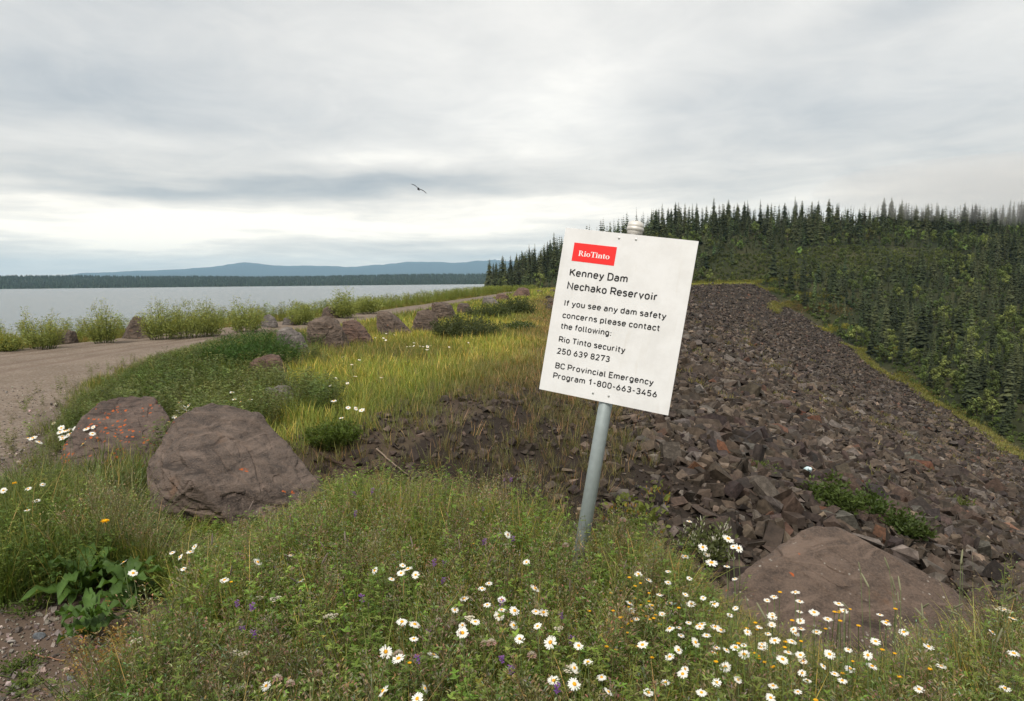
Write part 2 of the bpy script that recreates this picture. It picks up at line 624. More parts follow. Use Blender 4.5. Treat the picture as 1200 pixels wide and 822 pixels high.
def mat_boulder(name, c_lo, c_hi, lichen=0.0, scale=1.0, pale=0.0, strata=(0.4, 0.2, 1.0)):
    m, T = new_mat(name)
    co = T.n('ShaderNodeTexCoord').outputs['Object']
    c_lo = tuple(c * 0.82 for c in c_lo)
    c_hi = tuple(c * 1.18 for c in c_hi)
    n_big = T.noise(co, 2.2 * scale, 6, 0.6, 0.6)
    n_mid = T.noise(co, 11 * scale, 8, 0.65, 0.3)
    n_fin = T.noise(co, 90 * scale, 8, 0.75)
    base = T.mix(T.rng(n_big, 0.32, 0.68), c_lo, c_hi)
    base = T.mix(T.math('MULTIPLY', T.rng(n_mid, 0.42, 0.72), 0.55), base, tuple(c * 1.55 for c in c_hi))
    base = T.mix(T.math('MULTIPLY', T.rng(n_mid, 0.50, 0.30), 0.6), base, tuple(c * 0.45 for c in c_lo))
    base = T.mix(T.math('MULTIPLY', T.rng(n_fin, 0.42, 0.64), 0.55), base, tuple(c * 1.55 for c in c_hi))
    mp = T.n('ShaderNodeMapping')
    mp.inputs['Scale'].default_value = (1.2, 1.2, 7.0)
    mp.inputs['Rotation'].default_value = strata
    T.put(mp.inputs[0], co)
    st = T.noise(mp.outputs[0], 2.4 * scale, 7, 0.62, 0.8)
    base = T.mix(T.math('MULTIPLY', T.rng(st, 0.53, 0.66), 0.6), base, tuple(c * 1.75 for c in c_hi))
    base = T.mix(T.math('MULTIPLY', T.rng(st, 0.46, 0.34), 0.7), base, tuple(c * 0.55 for c in c_lo))
    stain = T.rng(T.noise(co, 4.3 * scale, 5, 0.6), 0.60, 0.74)
    base = T.mix(T.math('MULTIPLY', stain, 0.35), base, (0.20, 0.10, 0.045))
    if pale:
        sp = T.rng(T.voro(co, 30 * scale), 0.22, 0.12)
        sp = T.math('MULTIPLY', sp, T.rng(T.noise(co, 5, 3), 0.5, 0.62))
        base = T.mix(T.math('MULTIPLY', sp, pale), base, (0.42, 0.40, 0.35))
    if lichen:
        wob = T.n('ShaderNodeVectorMath', operation='ADD')
        T.put(wob.inputs[0], co)
        wn = T.n('ShaderNodeTexNoise')
        T.put(wn.inputs['Vector'], co)
        wn.inputs['Scale'].default_value = 40
        sc = T.n('ShaderNodeVectorMath', operation='SCALE')
        T.put(sc.inputs[0], wn.outputs['Color'])
        sc.inputs['Scale'].default_value = 0.03
        T.put(wob.inputs[1], sc.outputs[0])
        vd = T.voro(wob.outputs[0], 19 * scale)
        where = T.rng(T.noise(co, 3.4 * scale, 4, 0.7), 0.68 - lichen * 0.17, 0.72 - lichen * 0.16)
        spots = T.math('MULTIPLY', T.rng(vd, 0.36, 0.26), where)
        oc = T.mix(T.noise(co, 60, 3), (0.50, 0.085, 0.010), (0.36, 0.10, 0.018))
        base = T.mix(T.math('MULTIPLY', spots, 0.92), base, oc)
    h = T.math('ADD', T.math('MULTIPLY', n_mid, 0.55), T.math('ADD', T.math('MULTIPLY', n_fin, 0.16), T.math('MULTIPLY', st, 0.9)))
    T.out(T.bsdf(base, T.rng(n_mid, 0.3, 0.7, 0.62, 0.9), T.bump(h, 1.0, 0.045 / scale), 0.3))
    return m


def mat_rubble():
    m, T = new_mat('rubble_rock')
    c = attr_col(T)
    co = T.n('ShaderNodeTexCoord').outputs['Object']
    n1 = T.noise(co, 6, 6, 0.65)
    n2 = T.noise(co, 45, 4, 0.7)
    c = T.mix(T.rng(n1, 0.35, 0.7), T.mix(1.0, c, (0.62, 0.6, 0.58), 'MULTIPLY'), T.mix(1.0, c, (1.45, 1.42, 1.4), 'MULTIPLY'))
    c = T.mix(T.math('MULTIPLY', T.rng(n2, 0.45, 0.68), 0.4), c, T.mix(1.0, c, (1.7, 1.65, 1.6), 'MULTIPLY'))
    T.out(T.bsdf(c, 0.8, T.bump(T.math('ADD', n1, T.math('MULTIPLY', n2, 0.4)), 0.6, 0.03), 0.3))
    return m


def mat_ground():
    m, T = new_mat('ground_soil')
    c = attr_col(T)
    co = T.n('ShaderNodeTexCoord').outputs['Object']
    n1 = T.noise(co, 1.3, 8, 0.65)
    n2 = T.noise(co, 26, 6, 0.7)
    n3 = T.noise(co, 0.05, 6, 0.65)
    c = T.mix(n1, T.mix(1.0, c, (0.6, 0.6, 0.6), 'MULTIPLY'), T.mix(1.0, c, (1.4, 1.4, 1.38), 'MULTIPLY'))
    c = T.mix(n2, T.mix(1.0, c, (0.7, 0.7, 0.7), 'MULTIPLY'), T.mix(1.0, c, (1.3, 1.3, 1.3), 'MULTIPLY'))
    c = T.mix(n3, T.mix(1.0, c, (0.75, 0.75, 0.75), 'MULTIPLY'), T.mix(1.0, c, (1.2, 1.22, 1.2), 'MULTIPLY'))
    T.out(T.bsdf(c, 0.95, T.bump(T.math('ADD', n1, n2), 0.6, 0.02), 0.15))
    return m


def mat_road():
    m, T = new_mat('road_gravel')
    co = T.n('ShaderNodeTexCoord').outputs['Object']
    uv = T.n('ShaderNodeAttribute', attribute_name='across').outputs['Fac']
    n1 = T.noise(co, 0.7, 7, 0.6)
    n2 = T.noise(co, 9, 6, 0.7)
    v = T.voro(co, 38)
    vc = T.voro(co, 38, out='Color')
    base = T.mix(T.rng(n1, 0.35, 0.65), (0.118, 0.090, 0.066), (0.172, 0.135, 0.104))
    base = T.mix(T.math('MULTIPLY', n2, 0.5), base, (0.235, 0.18, 0.132))
    hs = T.n('ShaderNodeRGBToBW')
    T.put(hs.inputs[0], vc)
    base = T.mix(T.math('MULTIPLY', T.rng(hs.outputs[0], 0.55, 0.8), 0.35), base, (0.30, 0.265, 0.235))
    base = T.mix(T.math('MULTIPLY', T.rng(hs.outputs[0], 0.42, 0.2), 0.35), base, (0.085, 0.070, 0.060))
    wob = T.math('ADD', uv, T.math('MULTIPLY', T.math('SUBTRACT', T.noise(co, 0.25, 3), 0.5), 0.05))
    for a in (0.16, 0.30, 0.52, 0.66):                                          # wheel tracks pressed into the gravel
        d = T.math('ABSOLUTE', T.math('SUBTRACT', wob, a))
        base = T.mix(T.math('MULTIPLY', T.rng(d, 0.045, 0.01), 0.45), base, (0.115, 0.080, 0.060))
    T.out(T.bsdf(base, 0.92, T.bump(T.math('ADD', n2, T.math('MULTIPLY', v, -0.6)), 0.5, 0.02), 0.2))
    return m


def mat_water():
    m, T = new_mat('lake_water')
    co = T.n('ShaderNodeTexCoord').outputs['Object']
    mp = T.n('ShaderNodeMapping')
    mp.inputs['Scale'].default_value = (0.6, 1.4, 1)
    T.put(mp.inputs[0], co)
    h = T.math('ADD', T.noise(mp.outputs[0], 0.9, 5, 0.6), T.math('MULTIPLY', T.noise(mp.outputs[0], 0.12, 3), 1.5))
    nd = T.n('ShaderNodeBsdfPrincipled')
    nd.inputs['Base Color'].default_value = (0.09, 0.11, 0.115, 1)
    nd.inputs['Roughness'].default_value = 0.22
    nd.inputs['IOR'].default_value = 1.33
    T.put(nd.inputs['Normal'], T.bump(h, 0.45, 0.35))
    T.out(nd.outputs[0])
    return m


M_FOL = mat_foliage('leaf_green', 0.32)
M_GRASS = mat_foliage('grass_green', 0.30, 0.5)
M_TREE = mat_foliage('tree_foliage', 0.12, 0.7, 0.15)
M_PETAL = mat_foliage('petal', 0.3, 0.6, 0.2)
M_RUB = mat_rubble()
M_GROUND = mat_ground()
M_ROAD = mat_road()
M_WATER = mat_water()


# ------------------------------------------------------------------ ground, lake, road
SOIL_C = [(flat_hit(10, 790), 0.72, 0.75), (flat_hit(75, 735), 0.22, 0.2)]


def ground_color(x, y, z):
    n = len(x)
    c = np.zeros((n, 3))
    c[:] = (0.105, 0.085, 0.05)
    r = np.hypot(x, y)
    d1 = x - x_edge(y)
    d2 = y - np.interp(x, YS_X, YS_Y)
    meadow = np.array((0.12, 0.115, 0.045))
    soil = np.array((0.095, 0.07, 0.052))
    rock = np.array((0.030, 0.0225, 0.018))
    w = sstep(-1, 1, fbm(x / 1.2, y / 1.2, 3, 31))[:, None]
    c[:] = meadow * w + soil * (1 - w)
    for (q, rx, ry) in SOIL_C:
        e = ((x - q[0]) / rx) ** 2 + ((y - q[1]) / ry) ** 2
        e = sstep(2.6, 1.2, e + 0.5 * fbm(x * 5, y * 5, 2, 7))[:, None]
        c = c * (1 - e) + np.array((0.115, 0.083, 0.064)) * e
    sh = sstep(0.9, 0.1, x - road_near_x(y) + 0.3 * fbm(x * 2, y * 2, 2, 9))[:, None] * (y < 14)[:, None]
    c = c * (1 - sh) + np.array((0.15, 0.118, 0.095)) * sh
    scar = np.exp(-(((d1 + 0.3) / 0.9) ** 2))[:, None] * ((y > 4.5) & (y < 14))[:, None]
    c = c * (1 - scar) + np.array((0.062, 0.044, 0.033)) * scar
    dam = (d1 > 0.2) & (d2 > 0.2)
    c[dam] = rock
    bench = sstep(0.25, 0.8, fbm(x / 11, y / 11 - 3, 3, 17))[:, None] * 0.4
    far_dam = dam & (y > 30)
    c[far_dam] = (rock * (1 - bench) + np.array((0.075, 0.062, 0.036)) * bench)[far_dam]
    crest_far = (~dam) & (y > 35)
    c[crest_far] = (0.17, 0.16, 0.05)
    hz = hill_z(x, y)
    hill = (y > 60) & (z <= hz + 0.6) & (x > -60) & (r < 1500)
    hw = sstep(-0.5, 0.6, fbm(x / 16, y / 16, 4, 41))[:, None]
    c[hill] = (np.array((0.021, 0.027, 0.011)) * (1 - hw) + np.array((0.048, 0.046, 0.021)) * hw)[hill]
    far = r > 3000
    fw = sstep(-0.6, 0.6, fbm(x / 260, y / 260, 4, 43))[:, None]
    c[far] = (np.array((0.018, 0.030, 0.022)) * (1 - fw) + np.array((0.030, 0.046, 0.030)) * fw)[far]
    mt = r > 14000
    c[mt] = (0.055, 0.090, 0.120)  # blue of distance haze mixed into the mountains' base colour
    sn = mt & (z > 690) & (np.abs(CX + FPX * x / np.maximum(y, 1) - 586) < 4)
    c[sn] = (0.75, 0.77, 0.8)
    return c


def build_ground():
    az = np.concatenate([np.linspace(-44, 44, 760), np.linspace(44, 316, 130)[1:-1]])
    rr = np.concatenate([[0.02], np.geomspace(0.4, 420, 560), np.geomspace(420, 3200, 40)[1:], np.geomspace(3200, 6000, 70)[1:],
                         np.geomspace(6000, 29000, 60)[1:]])
    A, Rr = np.meshgrid(np.radians(az), rr)
    x = (np.sin(A) * Rr).ravel()
    y = (np.cos(A) * Rr).ravel()
    z = height(x, y)
    na, nr = len(az), len(rr)
    i, j = np.meshgrid(np.arange(nr - 1), np.arange(na), indexing='ij')
    j2 = (j + 1) % na
    F = np.stack([i * na + j, i * na + j2, (i + 1) * na + j2, (i + 1) * na + j], -1).reshape(-1, 4)[:, ::-1]
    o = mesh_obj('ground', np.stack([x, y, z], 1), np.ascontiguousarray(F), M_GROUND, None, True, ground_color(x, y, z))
    tag(o, kind='structure')
    # lake
    yy = np.concatenate([np.linspace(-300, 400, 60)])
    poly = [(-26000, -300, LAKE_Z)] + [(float(road_far_x(q)), float(q), LAKE_Z) for q in yy] + [
        (300, 560, LAKE_Z), (26000, 700, LAKE_Z), (26000, 26000, LAKE_Z), (-26000, 26000, LAKE_Z)]
    w = mesh_obj('water', poly, [tuple(range(len(poly)))], M_WATER)
    tag(w, kind='structure')
    # gravel road along the crest
    ys = np.concatenate([np.linspace(-12, 60, 300), np.geomspace(60, 352, 120)[1:]])
    t = np.linspace(0, 1, 40)
    Y, Tt = np.meshgrid(ys, t, indexing='ij')
    xl = road_far_x(Y) + 0.22 * fbm(Y / 1.3, Y * 0 + 7, 3, 3)
    xr = road_near_x(Y) + 0.30 * fbm(Y / 1.1, Y * 0 + 2, 3, 8)
    X = xl + (xr - xl) * Tt
    Z = height(X, Y) + 0.03 - 0.06 * (np.abs(Tt - 0.5) > 0.49)
    for a in (0.16, 0.30, 0.52, 0.66):
        Z = Z - 0.025 * np.exp(-((Tt - a) / 0.03) ** 2)
    n, m = Y.shape
    i, j = np.meshgrid(np.arange(n - 1), np.arange(m - 1), indexing='ij')
    F = np.stack([i * m + j, i * m + j + 1, (i + 1) * m + j + 1, (i + 1) * m + j], -1).reshape(-1, 4)
    o = mesh_obj('road', np.stack([X.ravel(), Y.ravel(), Z.ravel()], 1), F, M_ROAD, None, True)
    at = o.data.attributes.new('across', 'FLOAT', 'POINT')
    at.data.foreach_set('value', Tt.ravel().astype(np.float32))
    tag(o, kind='structure')


build_ground()


# ------------------------------------------------------------------ boulders
def hull_planes(pts):
    bm = bmesh.new()
    for p in pts:
        bm.verts.new(p)
    bmesh.ops.convex_hull(bm, input=bm.verts)
    N, D = [], []
    for f in bm.faces:
        f.normal_update()
        N.append(tuple(f.normal))
        D.append(f.normal.dot(f.verts[0].co))
    bm.free()
    N, D = np.array(N), np.array(D)
    if np.mean(D) < 0:
        N, D = -N, -D
    return N, D


_ico = {}


def ico(sub):
    if sub not in _ico:
        bm = bmesh.new()
        bmesh.ops.create_icosphere(bm, subdivisions=sub, radius=1.0)
        v = np.array([x.co[:] for x in bm.verts])
        f = np.array([[x.index for x in q.verts] for q in bm.faces], np.int32)
        bm.free()
        _ico[sub] = (v / np.linalg.norm(v, axis=1)[:, None], f)
    return _ico[sub]


def noise3(p, seed=0):
    """value noise in 3-D from sheared 2-D slices (good enough for stone)"""
    x, y, z = p[:, 0], p[:, 1], p[:, 2]
    return (vnoise(x + 0.37 * z, y - 0.51 * z, seed) + vnoise(y + 0.43 * x, z + 0.29 * x + 7, seed + 3) + vnoise(z - 0.33 * y + 3, x + 0.57 * y, seed + 5)) / 1.7


def stone_shape(pts, sub=5, rough=0.03, seed=0, soft=26.0, ledge=0.0, ldir=(0.3, -0.5, 0.8), chips=0):
    """angular block: the convex hull of pts with worn edges, chips and bedding ledges"""
    pts = np.asarray(pts, float)
    c = pts.mean(0)
    N, D = hull_planes(pts - c)
    d, f = ico(sub)
    if chips:
        # fracture faces: more half-spaces that shave edges and corners off the hull
        rs = np.random.default_rng(seed + 900)
        n2 = rs.normal(size=(chips, 3))
        n2 /= np.linalg.norm(n2, axis=1)[:, None]
        sup = ((pts - c) @ n2.T).max(0)
        N = np.concatenate([N, n2])
        D = np.concatenate([D, sup * rs.uniform(0.88, 0.97, chips)])
    dot = d @ N.T
    q = np.where(dot > 1e-3, D[None] / np.maximum(dot, 1e-3), 1e3)
    r = (np.sum(q ** -soft, axis=1)) ** (-1.0 / soft)
    size = r.mean()
    p = d * r[:, None]
    w = p / size
    n = (noise3(w * 1.6, seed) * 0.55 + noise3(w * 3.7, seed + 11) * 0.28) * (0.4 if chips else 1.0)
    rid = 1 - np.abs(noise3(w * 4.3, seed + 23))
    n = n + 0.5 * (rid ** 3 - 0.5) + noise3(w * 9.0, seed + 31) * 0.13 + noise3(w * 21.0, seed + 37) * 0.06
    tq = (noise3(w * 2.3, seed + 61) + 0.35 * noise3(w * 6.1, seed + 67)) * 3.2
    tf = tq - np.floor(tq)
    n = n + 0.42 * (np.floor(tq) + sstep(0.0, 0.22, tf)) / 3.2
    cr = np.abs(noise3(w * 1.9 + 0.25 * noise3(w * 5, seed + 71)[:, None], seed + 73))
    cr2 = np.abs(noise3(w * 3.6, seed + 79))
    n = n - 0.55 * np.exp(-(cr / 0.035) ** 2) - 0.3 * np.exp(-(cr2 / 0.03) ** 2) + 0.10 * (1 - np.abs(noise3(w * 17, seed + 83)))
    disp = n * rough
    if ledge:
        l = np.array(ldir) / np.linalg.norm(ldir)
        s = (w @ l) * 6.5 + noise3(w * 1.3, seed + 41) * 1.3 + noise3(w * 5.0, seed + 43) * 0.22
        st = s - np.floor(s)
        disp = disp + ledge * (sstep(0.0, 0.16, st) * (1 - st) - 0.4) * (0.35 + 0.65 * sstep(-0.2, 0.5, noise3(w * 2.1, seed + 51)))
    p = p + d * (disp * size)[:, None]
    return p + c, f


def px3(u, v, depth):
    d = ray(u, v)
    return np.array([0, 0, EYE]) + d * (depth / d[1])


def boulder(name, pts, mat, label, sub=5, rough=0.05, seed=0, ledge=0.0, ldir=(0.3, -0.5, 0.8), soft=26.0, group=None, chips=34):
    v, f = stone_shape(pts, sub, rough, seed, soft, ledge, ldir, chips)
    base = np.array([v[:, 0].mean(), v[:, 1].mean(), v[:, 2].min()])
    o = mesh_obj(name, v - base, f, mat, None, False)
    o.location = base
    tag(o, label, 'boulder', group)
    return o


MB_MAIN = mat_boulder('stone_purple_brown', (0.042, 0.030, 0.0235), (0.096, 0.072, 0.058), 0.42, 1.0, 0.0, (0.15, 0.42, 0.3))
MB_LICH = mat_boulder('stone_lichened', (0.042, 0.030, 0.025), (0.080, 0.058, 0.048), 1.08, 1.3)
MB_RIGHT = mat_boulder('stone_dull_brown', (0.058, 0.040, 0.030), (0.098, 0.070, 0.054), 0.2, 0.9, 0.7)
MB_RED = mat_boulder('stone_reddish', (0.055, 0.034, 0.027), (0.105, 0.066, 0.050), 0.35, 1.0)
MB_GREY = mat_boulder('stone_grey', (0.062, 0.054, 0.050), (0.125, 0.110, 0.099), 0.1, 1.0)
MB_BROWN = mat_boulder('stone_brown', (0.036, 0.026, 0.020), (0.088, 0.065, 0.050), 0.2, 1.0)

boulder('boulder', [px3(203, 489, 4.86), px3(248, 472, 5.06), px3(306, 484, 5.08), px3(392, 590, 4.55), px3(300, 640, 4.02), px3(178, 612, 4.25), px3(172, 545, 4.52),
                    px3(226, 566, 4.08), px3(235, 500, 5.8), px3(335, 540, 5.6), px3(185, 580, 5.5), px3(285, 740, 4.35), px3(365, 640, 4.6)], MB_MAIN,
        'large purplish brown slab boulder with stepped ledges, foremost at left of the sign', 7, 0.042, 3, 0.06, (0.36, -0.12, 0.92), 500, chips=3)
boulder('boulder', [px3(70, 545, 5.6), px3(100, 560, 5.4), px3(200, 560, 5.4), px3(72, 525, 5.7), px3(98, 490, 5.9), px3(118, 470, 6.1), px3(150, 464, 6.2), px3(180, 466, 6.2),
                    px3(198, 490, 6.0), px3(208, 530, 5.8), px3(100, 500, 6.7), px3(190, 490, 6.8), px3(140, 620, 5.6), px3(80, 540, 6.5), px3(205, 540, 6.5)], MB_LICH,
        'dark boulder spotted with bright orange lichen behind the purplish slab', 7, 0.045, 8, 0.04, soft=500, chips=4)
boulder('boulder', [px3(818, 708, 3.3), px3(832, 770, 3.1), px3(880, 668, 3.5), px3(925, 632, 3.65), px3(952, 616, 3.75), px3(982, 618, 3.78), px3(1012, 633, 3.7), px3(1060, 658, 3.6),
                    px3(1112, 688, 3.45), px3(1152, 722, 3.3), px3(1165, 790, 3.1), px3(990, 800, 2.9), px3(850, 780, 3.1), px3(880, 680, 4.3), px3(1100, 690, 4.4),
                    px3(960, 640, 4.4), px3(990, 900, 3.3)], MB_RIGHT,
        'broad dull brown boulder with pale specks at lower right behind the daisies', 7, 0.032, 14, 0.02, (0.2, -0.4, 0.9), 300, chips=5)


def rock_at(u, v, wpx, hpx, mat, label, seed, rough=0.07, ledge=0.035, lean=0.0, depth=0.9, name='boulder', sink=0.25, cat=None, peak=0.0, group=None, top=1.0):
    """block whose visible foot is at pixel (u, v), wpx wide and hpx high in the photograph"""
    p = hit(u, v)
    s = p[1] / FPX
    w, h = wpx * s * 1.08, hpx * s * 1.2
    r = np.random.default_rng(seed)
    pts = []
    for i in range(13):
        a = 2 * math.pi * (i + r.uniform(-.3, .3)) / 13
        rr = r.uniform(0.85, 1.0)
        pts.append((math.cos(a) * w / 2 * rr, math.sin(a) * w * depth / 2 * rr, h * r.uniform(-0.3, 0.25)))
    for i in range(7):
        a = 2 * math.pi * (i + r.uniform(-.3, .3)) / 7
        rr = r.uniform(0.45, 0.75) * top
        pts.append((math.cos(a) * w / 2 * rr + lean * w * 0.3, math.sin(a) * w * depth / 2 * rr, h * (r.uniform(0.72, 0.98) if i % 3 else r.uniform(0.55, 0.8))))
    pts.append((lean * w * 0.42 + peak * w * 0.2, 0, h * 1.0))
    pts.append((0, 0, -h * sink))
    pts = np.array(pts) + np.array([p[0], p[1] + w * depth * 0.3, p[2]])
    return boulder(name, pts, mat, label, 6 if wpx > 30 else 5, rough, seed, ledge, soft=400, group=group, chips=5)


ROCKS = [
    (380, 412, 54, 34, MB_BROWN, 'big humped brown boulder with orange streaks, first in the row along the road', -0.2),
    (414, 407, 44, 28, MB_RED, 'reddish orange stained boulder just right of the big humped one', -0.1),
    (461, 396, 42, 26, MB_BROWN, 'pointed brown boulder left of a touching pair beside the road', -0.5),
    (496, 394, 38, 26, MB_BROWN, 'squat brown boulder touching the pointed one, in front of the dark bush', 0.3),
    (520, 380, 36, 22, MB_BROWN, 'rounded brown boulder behind the touching pair near the road', -0.2),
    (547, 371, 24, 13, MB_BROWN, 'small dark tilted boulder beyond the rounded brown one', -0.6),
    (576, 360, 26, 10, MB_GREY, 'flat grey boulder leaning among shrubs beside the far road', -0.4),
    (588, 355, 22, 9, MB_RED, 'small reddish brown boulder behind the flat grey one', 0.1),
    (611, 350, 24, 11, MB_RED, 'round rust brown boulder left of the sign edge on the crest', 0.3),
    (632, 346, 14, 5, MB_BROWN, 'low brown rock farthest along the crest row', 0.0),
    (648, 345, 9, 5, MB_BROWN, 'tiny brown rock close to the left edge of the sign', 0.0),
    (345, 425, 42, 36, MB_GREY, 'grey boulder tapering down to the right beside the deep green weeds', -0.55),
    (308, 452, 56, 30, MB_RED, 'crumbly dark red rock below the deep green weeds', 0.0),
    (318, 480, 54, 22, MB_GREY, 'low grey rock sunk in grass above the purplish slab', 0.2),
    (70, 405, 30, 15, MB_BROWN, 'flat topped brown rock at the lake edge, leftmost in the photo', 0.3),
    (157, 398, 44, 23, MB_BROWN, 'triangular brown rock rising among tall weeds at the lake edge', 0.0),
    (313, 385, 22, 14, MB_GREY, 'dim grey rock in weeds at the lake edge beyond the road bend', 0.1),
    (340, 382, 22, 10, MB_GREY, 'low grey rock at the lake side of the road right of another', 0.0),
    (386, 374, 22, 13, MB_BROWN, 'brown rock in weeds at the lake edge behind the humped boulder', 0.1),
    (627, 413, 11, 7, MB_GREY, 'small pale grey stone in dry weeds just left of the sign', 0.0),
]
for i, (u, v, w, h, m, lab, lean) in enumerate(ROCKS):
    rock_at(u, v, w, h, m, lab, 100 + i, lean=lean, name='boulder', rough=0.12 if i in (12, 13) else 0.07, top=0.3 if i == 15 else 1.0)


# rubble of the downstream face
def rock_variants(n, flat=0.75):
    out = []
    for i in range(n):
        bm = bmesh.new()
        if i % 2:
            for _ in range(7):
                d = Vector(rng.normal(size=3)).normalized()
                bm.verts.new((d.x * 0.72, d.y * 0.52, d.z * 0.52 * flat))
        for sx in (-1, 1) if i % 2 == 0 else ():
            for sy in (-1, 1):
                for sz in (-1, 1):
                    j = rng.uniform(0.55, 1.0, 3)
                    bm.verts.new((0.56 * sx * j[0], 0.44 * sy * j[1], 0.44 * flat * sz * j[2]))
        for _ in range(2 if i % 2 == 0 else 1):
            d = Vector(rng.normal(size=3)).normalized()
            bm.verts.new((d.x * 0.62, d.y * 0.5, d.z * 0.5 * flat))
        bmesh.ops.convex_hull(bm, input=bm.verts)
        loose = [v for v in bm.verts if not v.link_faces]
        bmesh.ops.delete(bm, geom=loose, context='VERTS')
        bmesh.ops.triangulate(bm, faces=bm.faces)
        bm.verts.index_update()
        v = np.array([q.co[:] for q in bm.verts], np.float32)
        f = np.array([[q.index for q in t.verts] for t in bm.faces], np.int32)
        bm.free()
        out.append((v, f, np.ones((len(v), 3), np.float32)))
    return out


def rubble_tints(n):
    t = tints(n, (0.050, 0.0382, 0.0285), 0.46, 0.02)
    k = rng.random(n)
    t[k < 0.10] = tints(int((k < 0.10).sum()), (0.088, 0.076, 0.066), 0.25, 0.015)
    m = (k > 0.10) & (k < 0.12)
    t[m] = tints(int(m.sum()), (0.085, 0.047, 0.032), 0.25, 0.02)
    m = (k > 0.15) & (k < 0.27)
    t[m] = tints(int(m.sum()), (0.036, 0.027, 0.024), 0.2, 0.02)
    return t


def on_dam(x, y, margin=0.0):
    d1 = x - x_edge(y)
    d2 = y - np.interp(x, YS_X, YS_Y)
    return (d1 > margin) & (d2 > margin) & (hill_z(x, y) < height(x, y) - 0.3)


def seen(x, y, pad=0.06):
    k = x / np.maximum(y, 0.1)
    return (k > -0.75 - pad) & (k < 0.75 + pad) & (y > 0.5)


def sample(n, y0, y1, x0f, x1f):
    y = rng.uniform(y0, y1, n)
    x = rng.uniform(x0f, x1f, n)
    return x, y


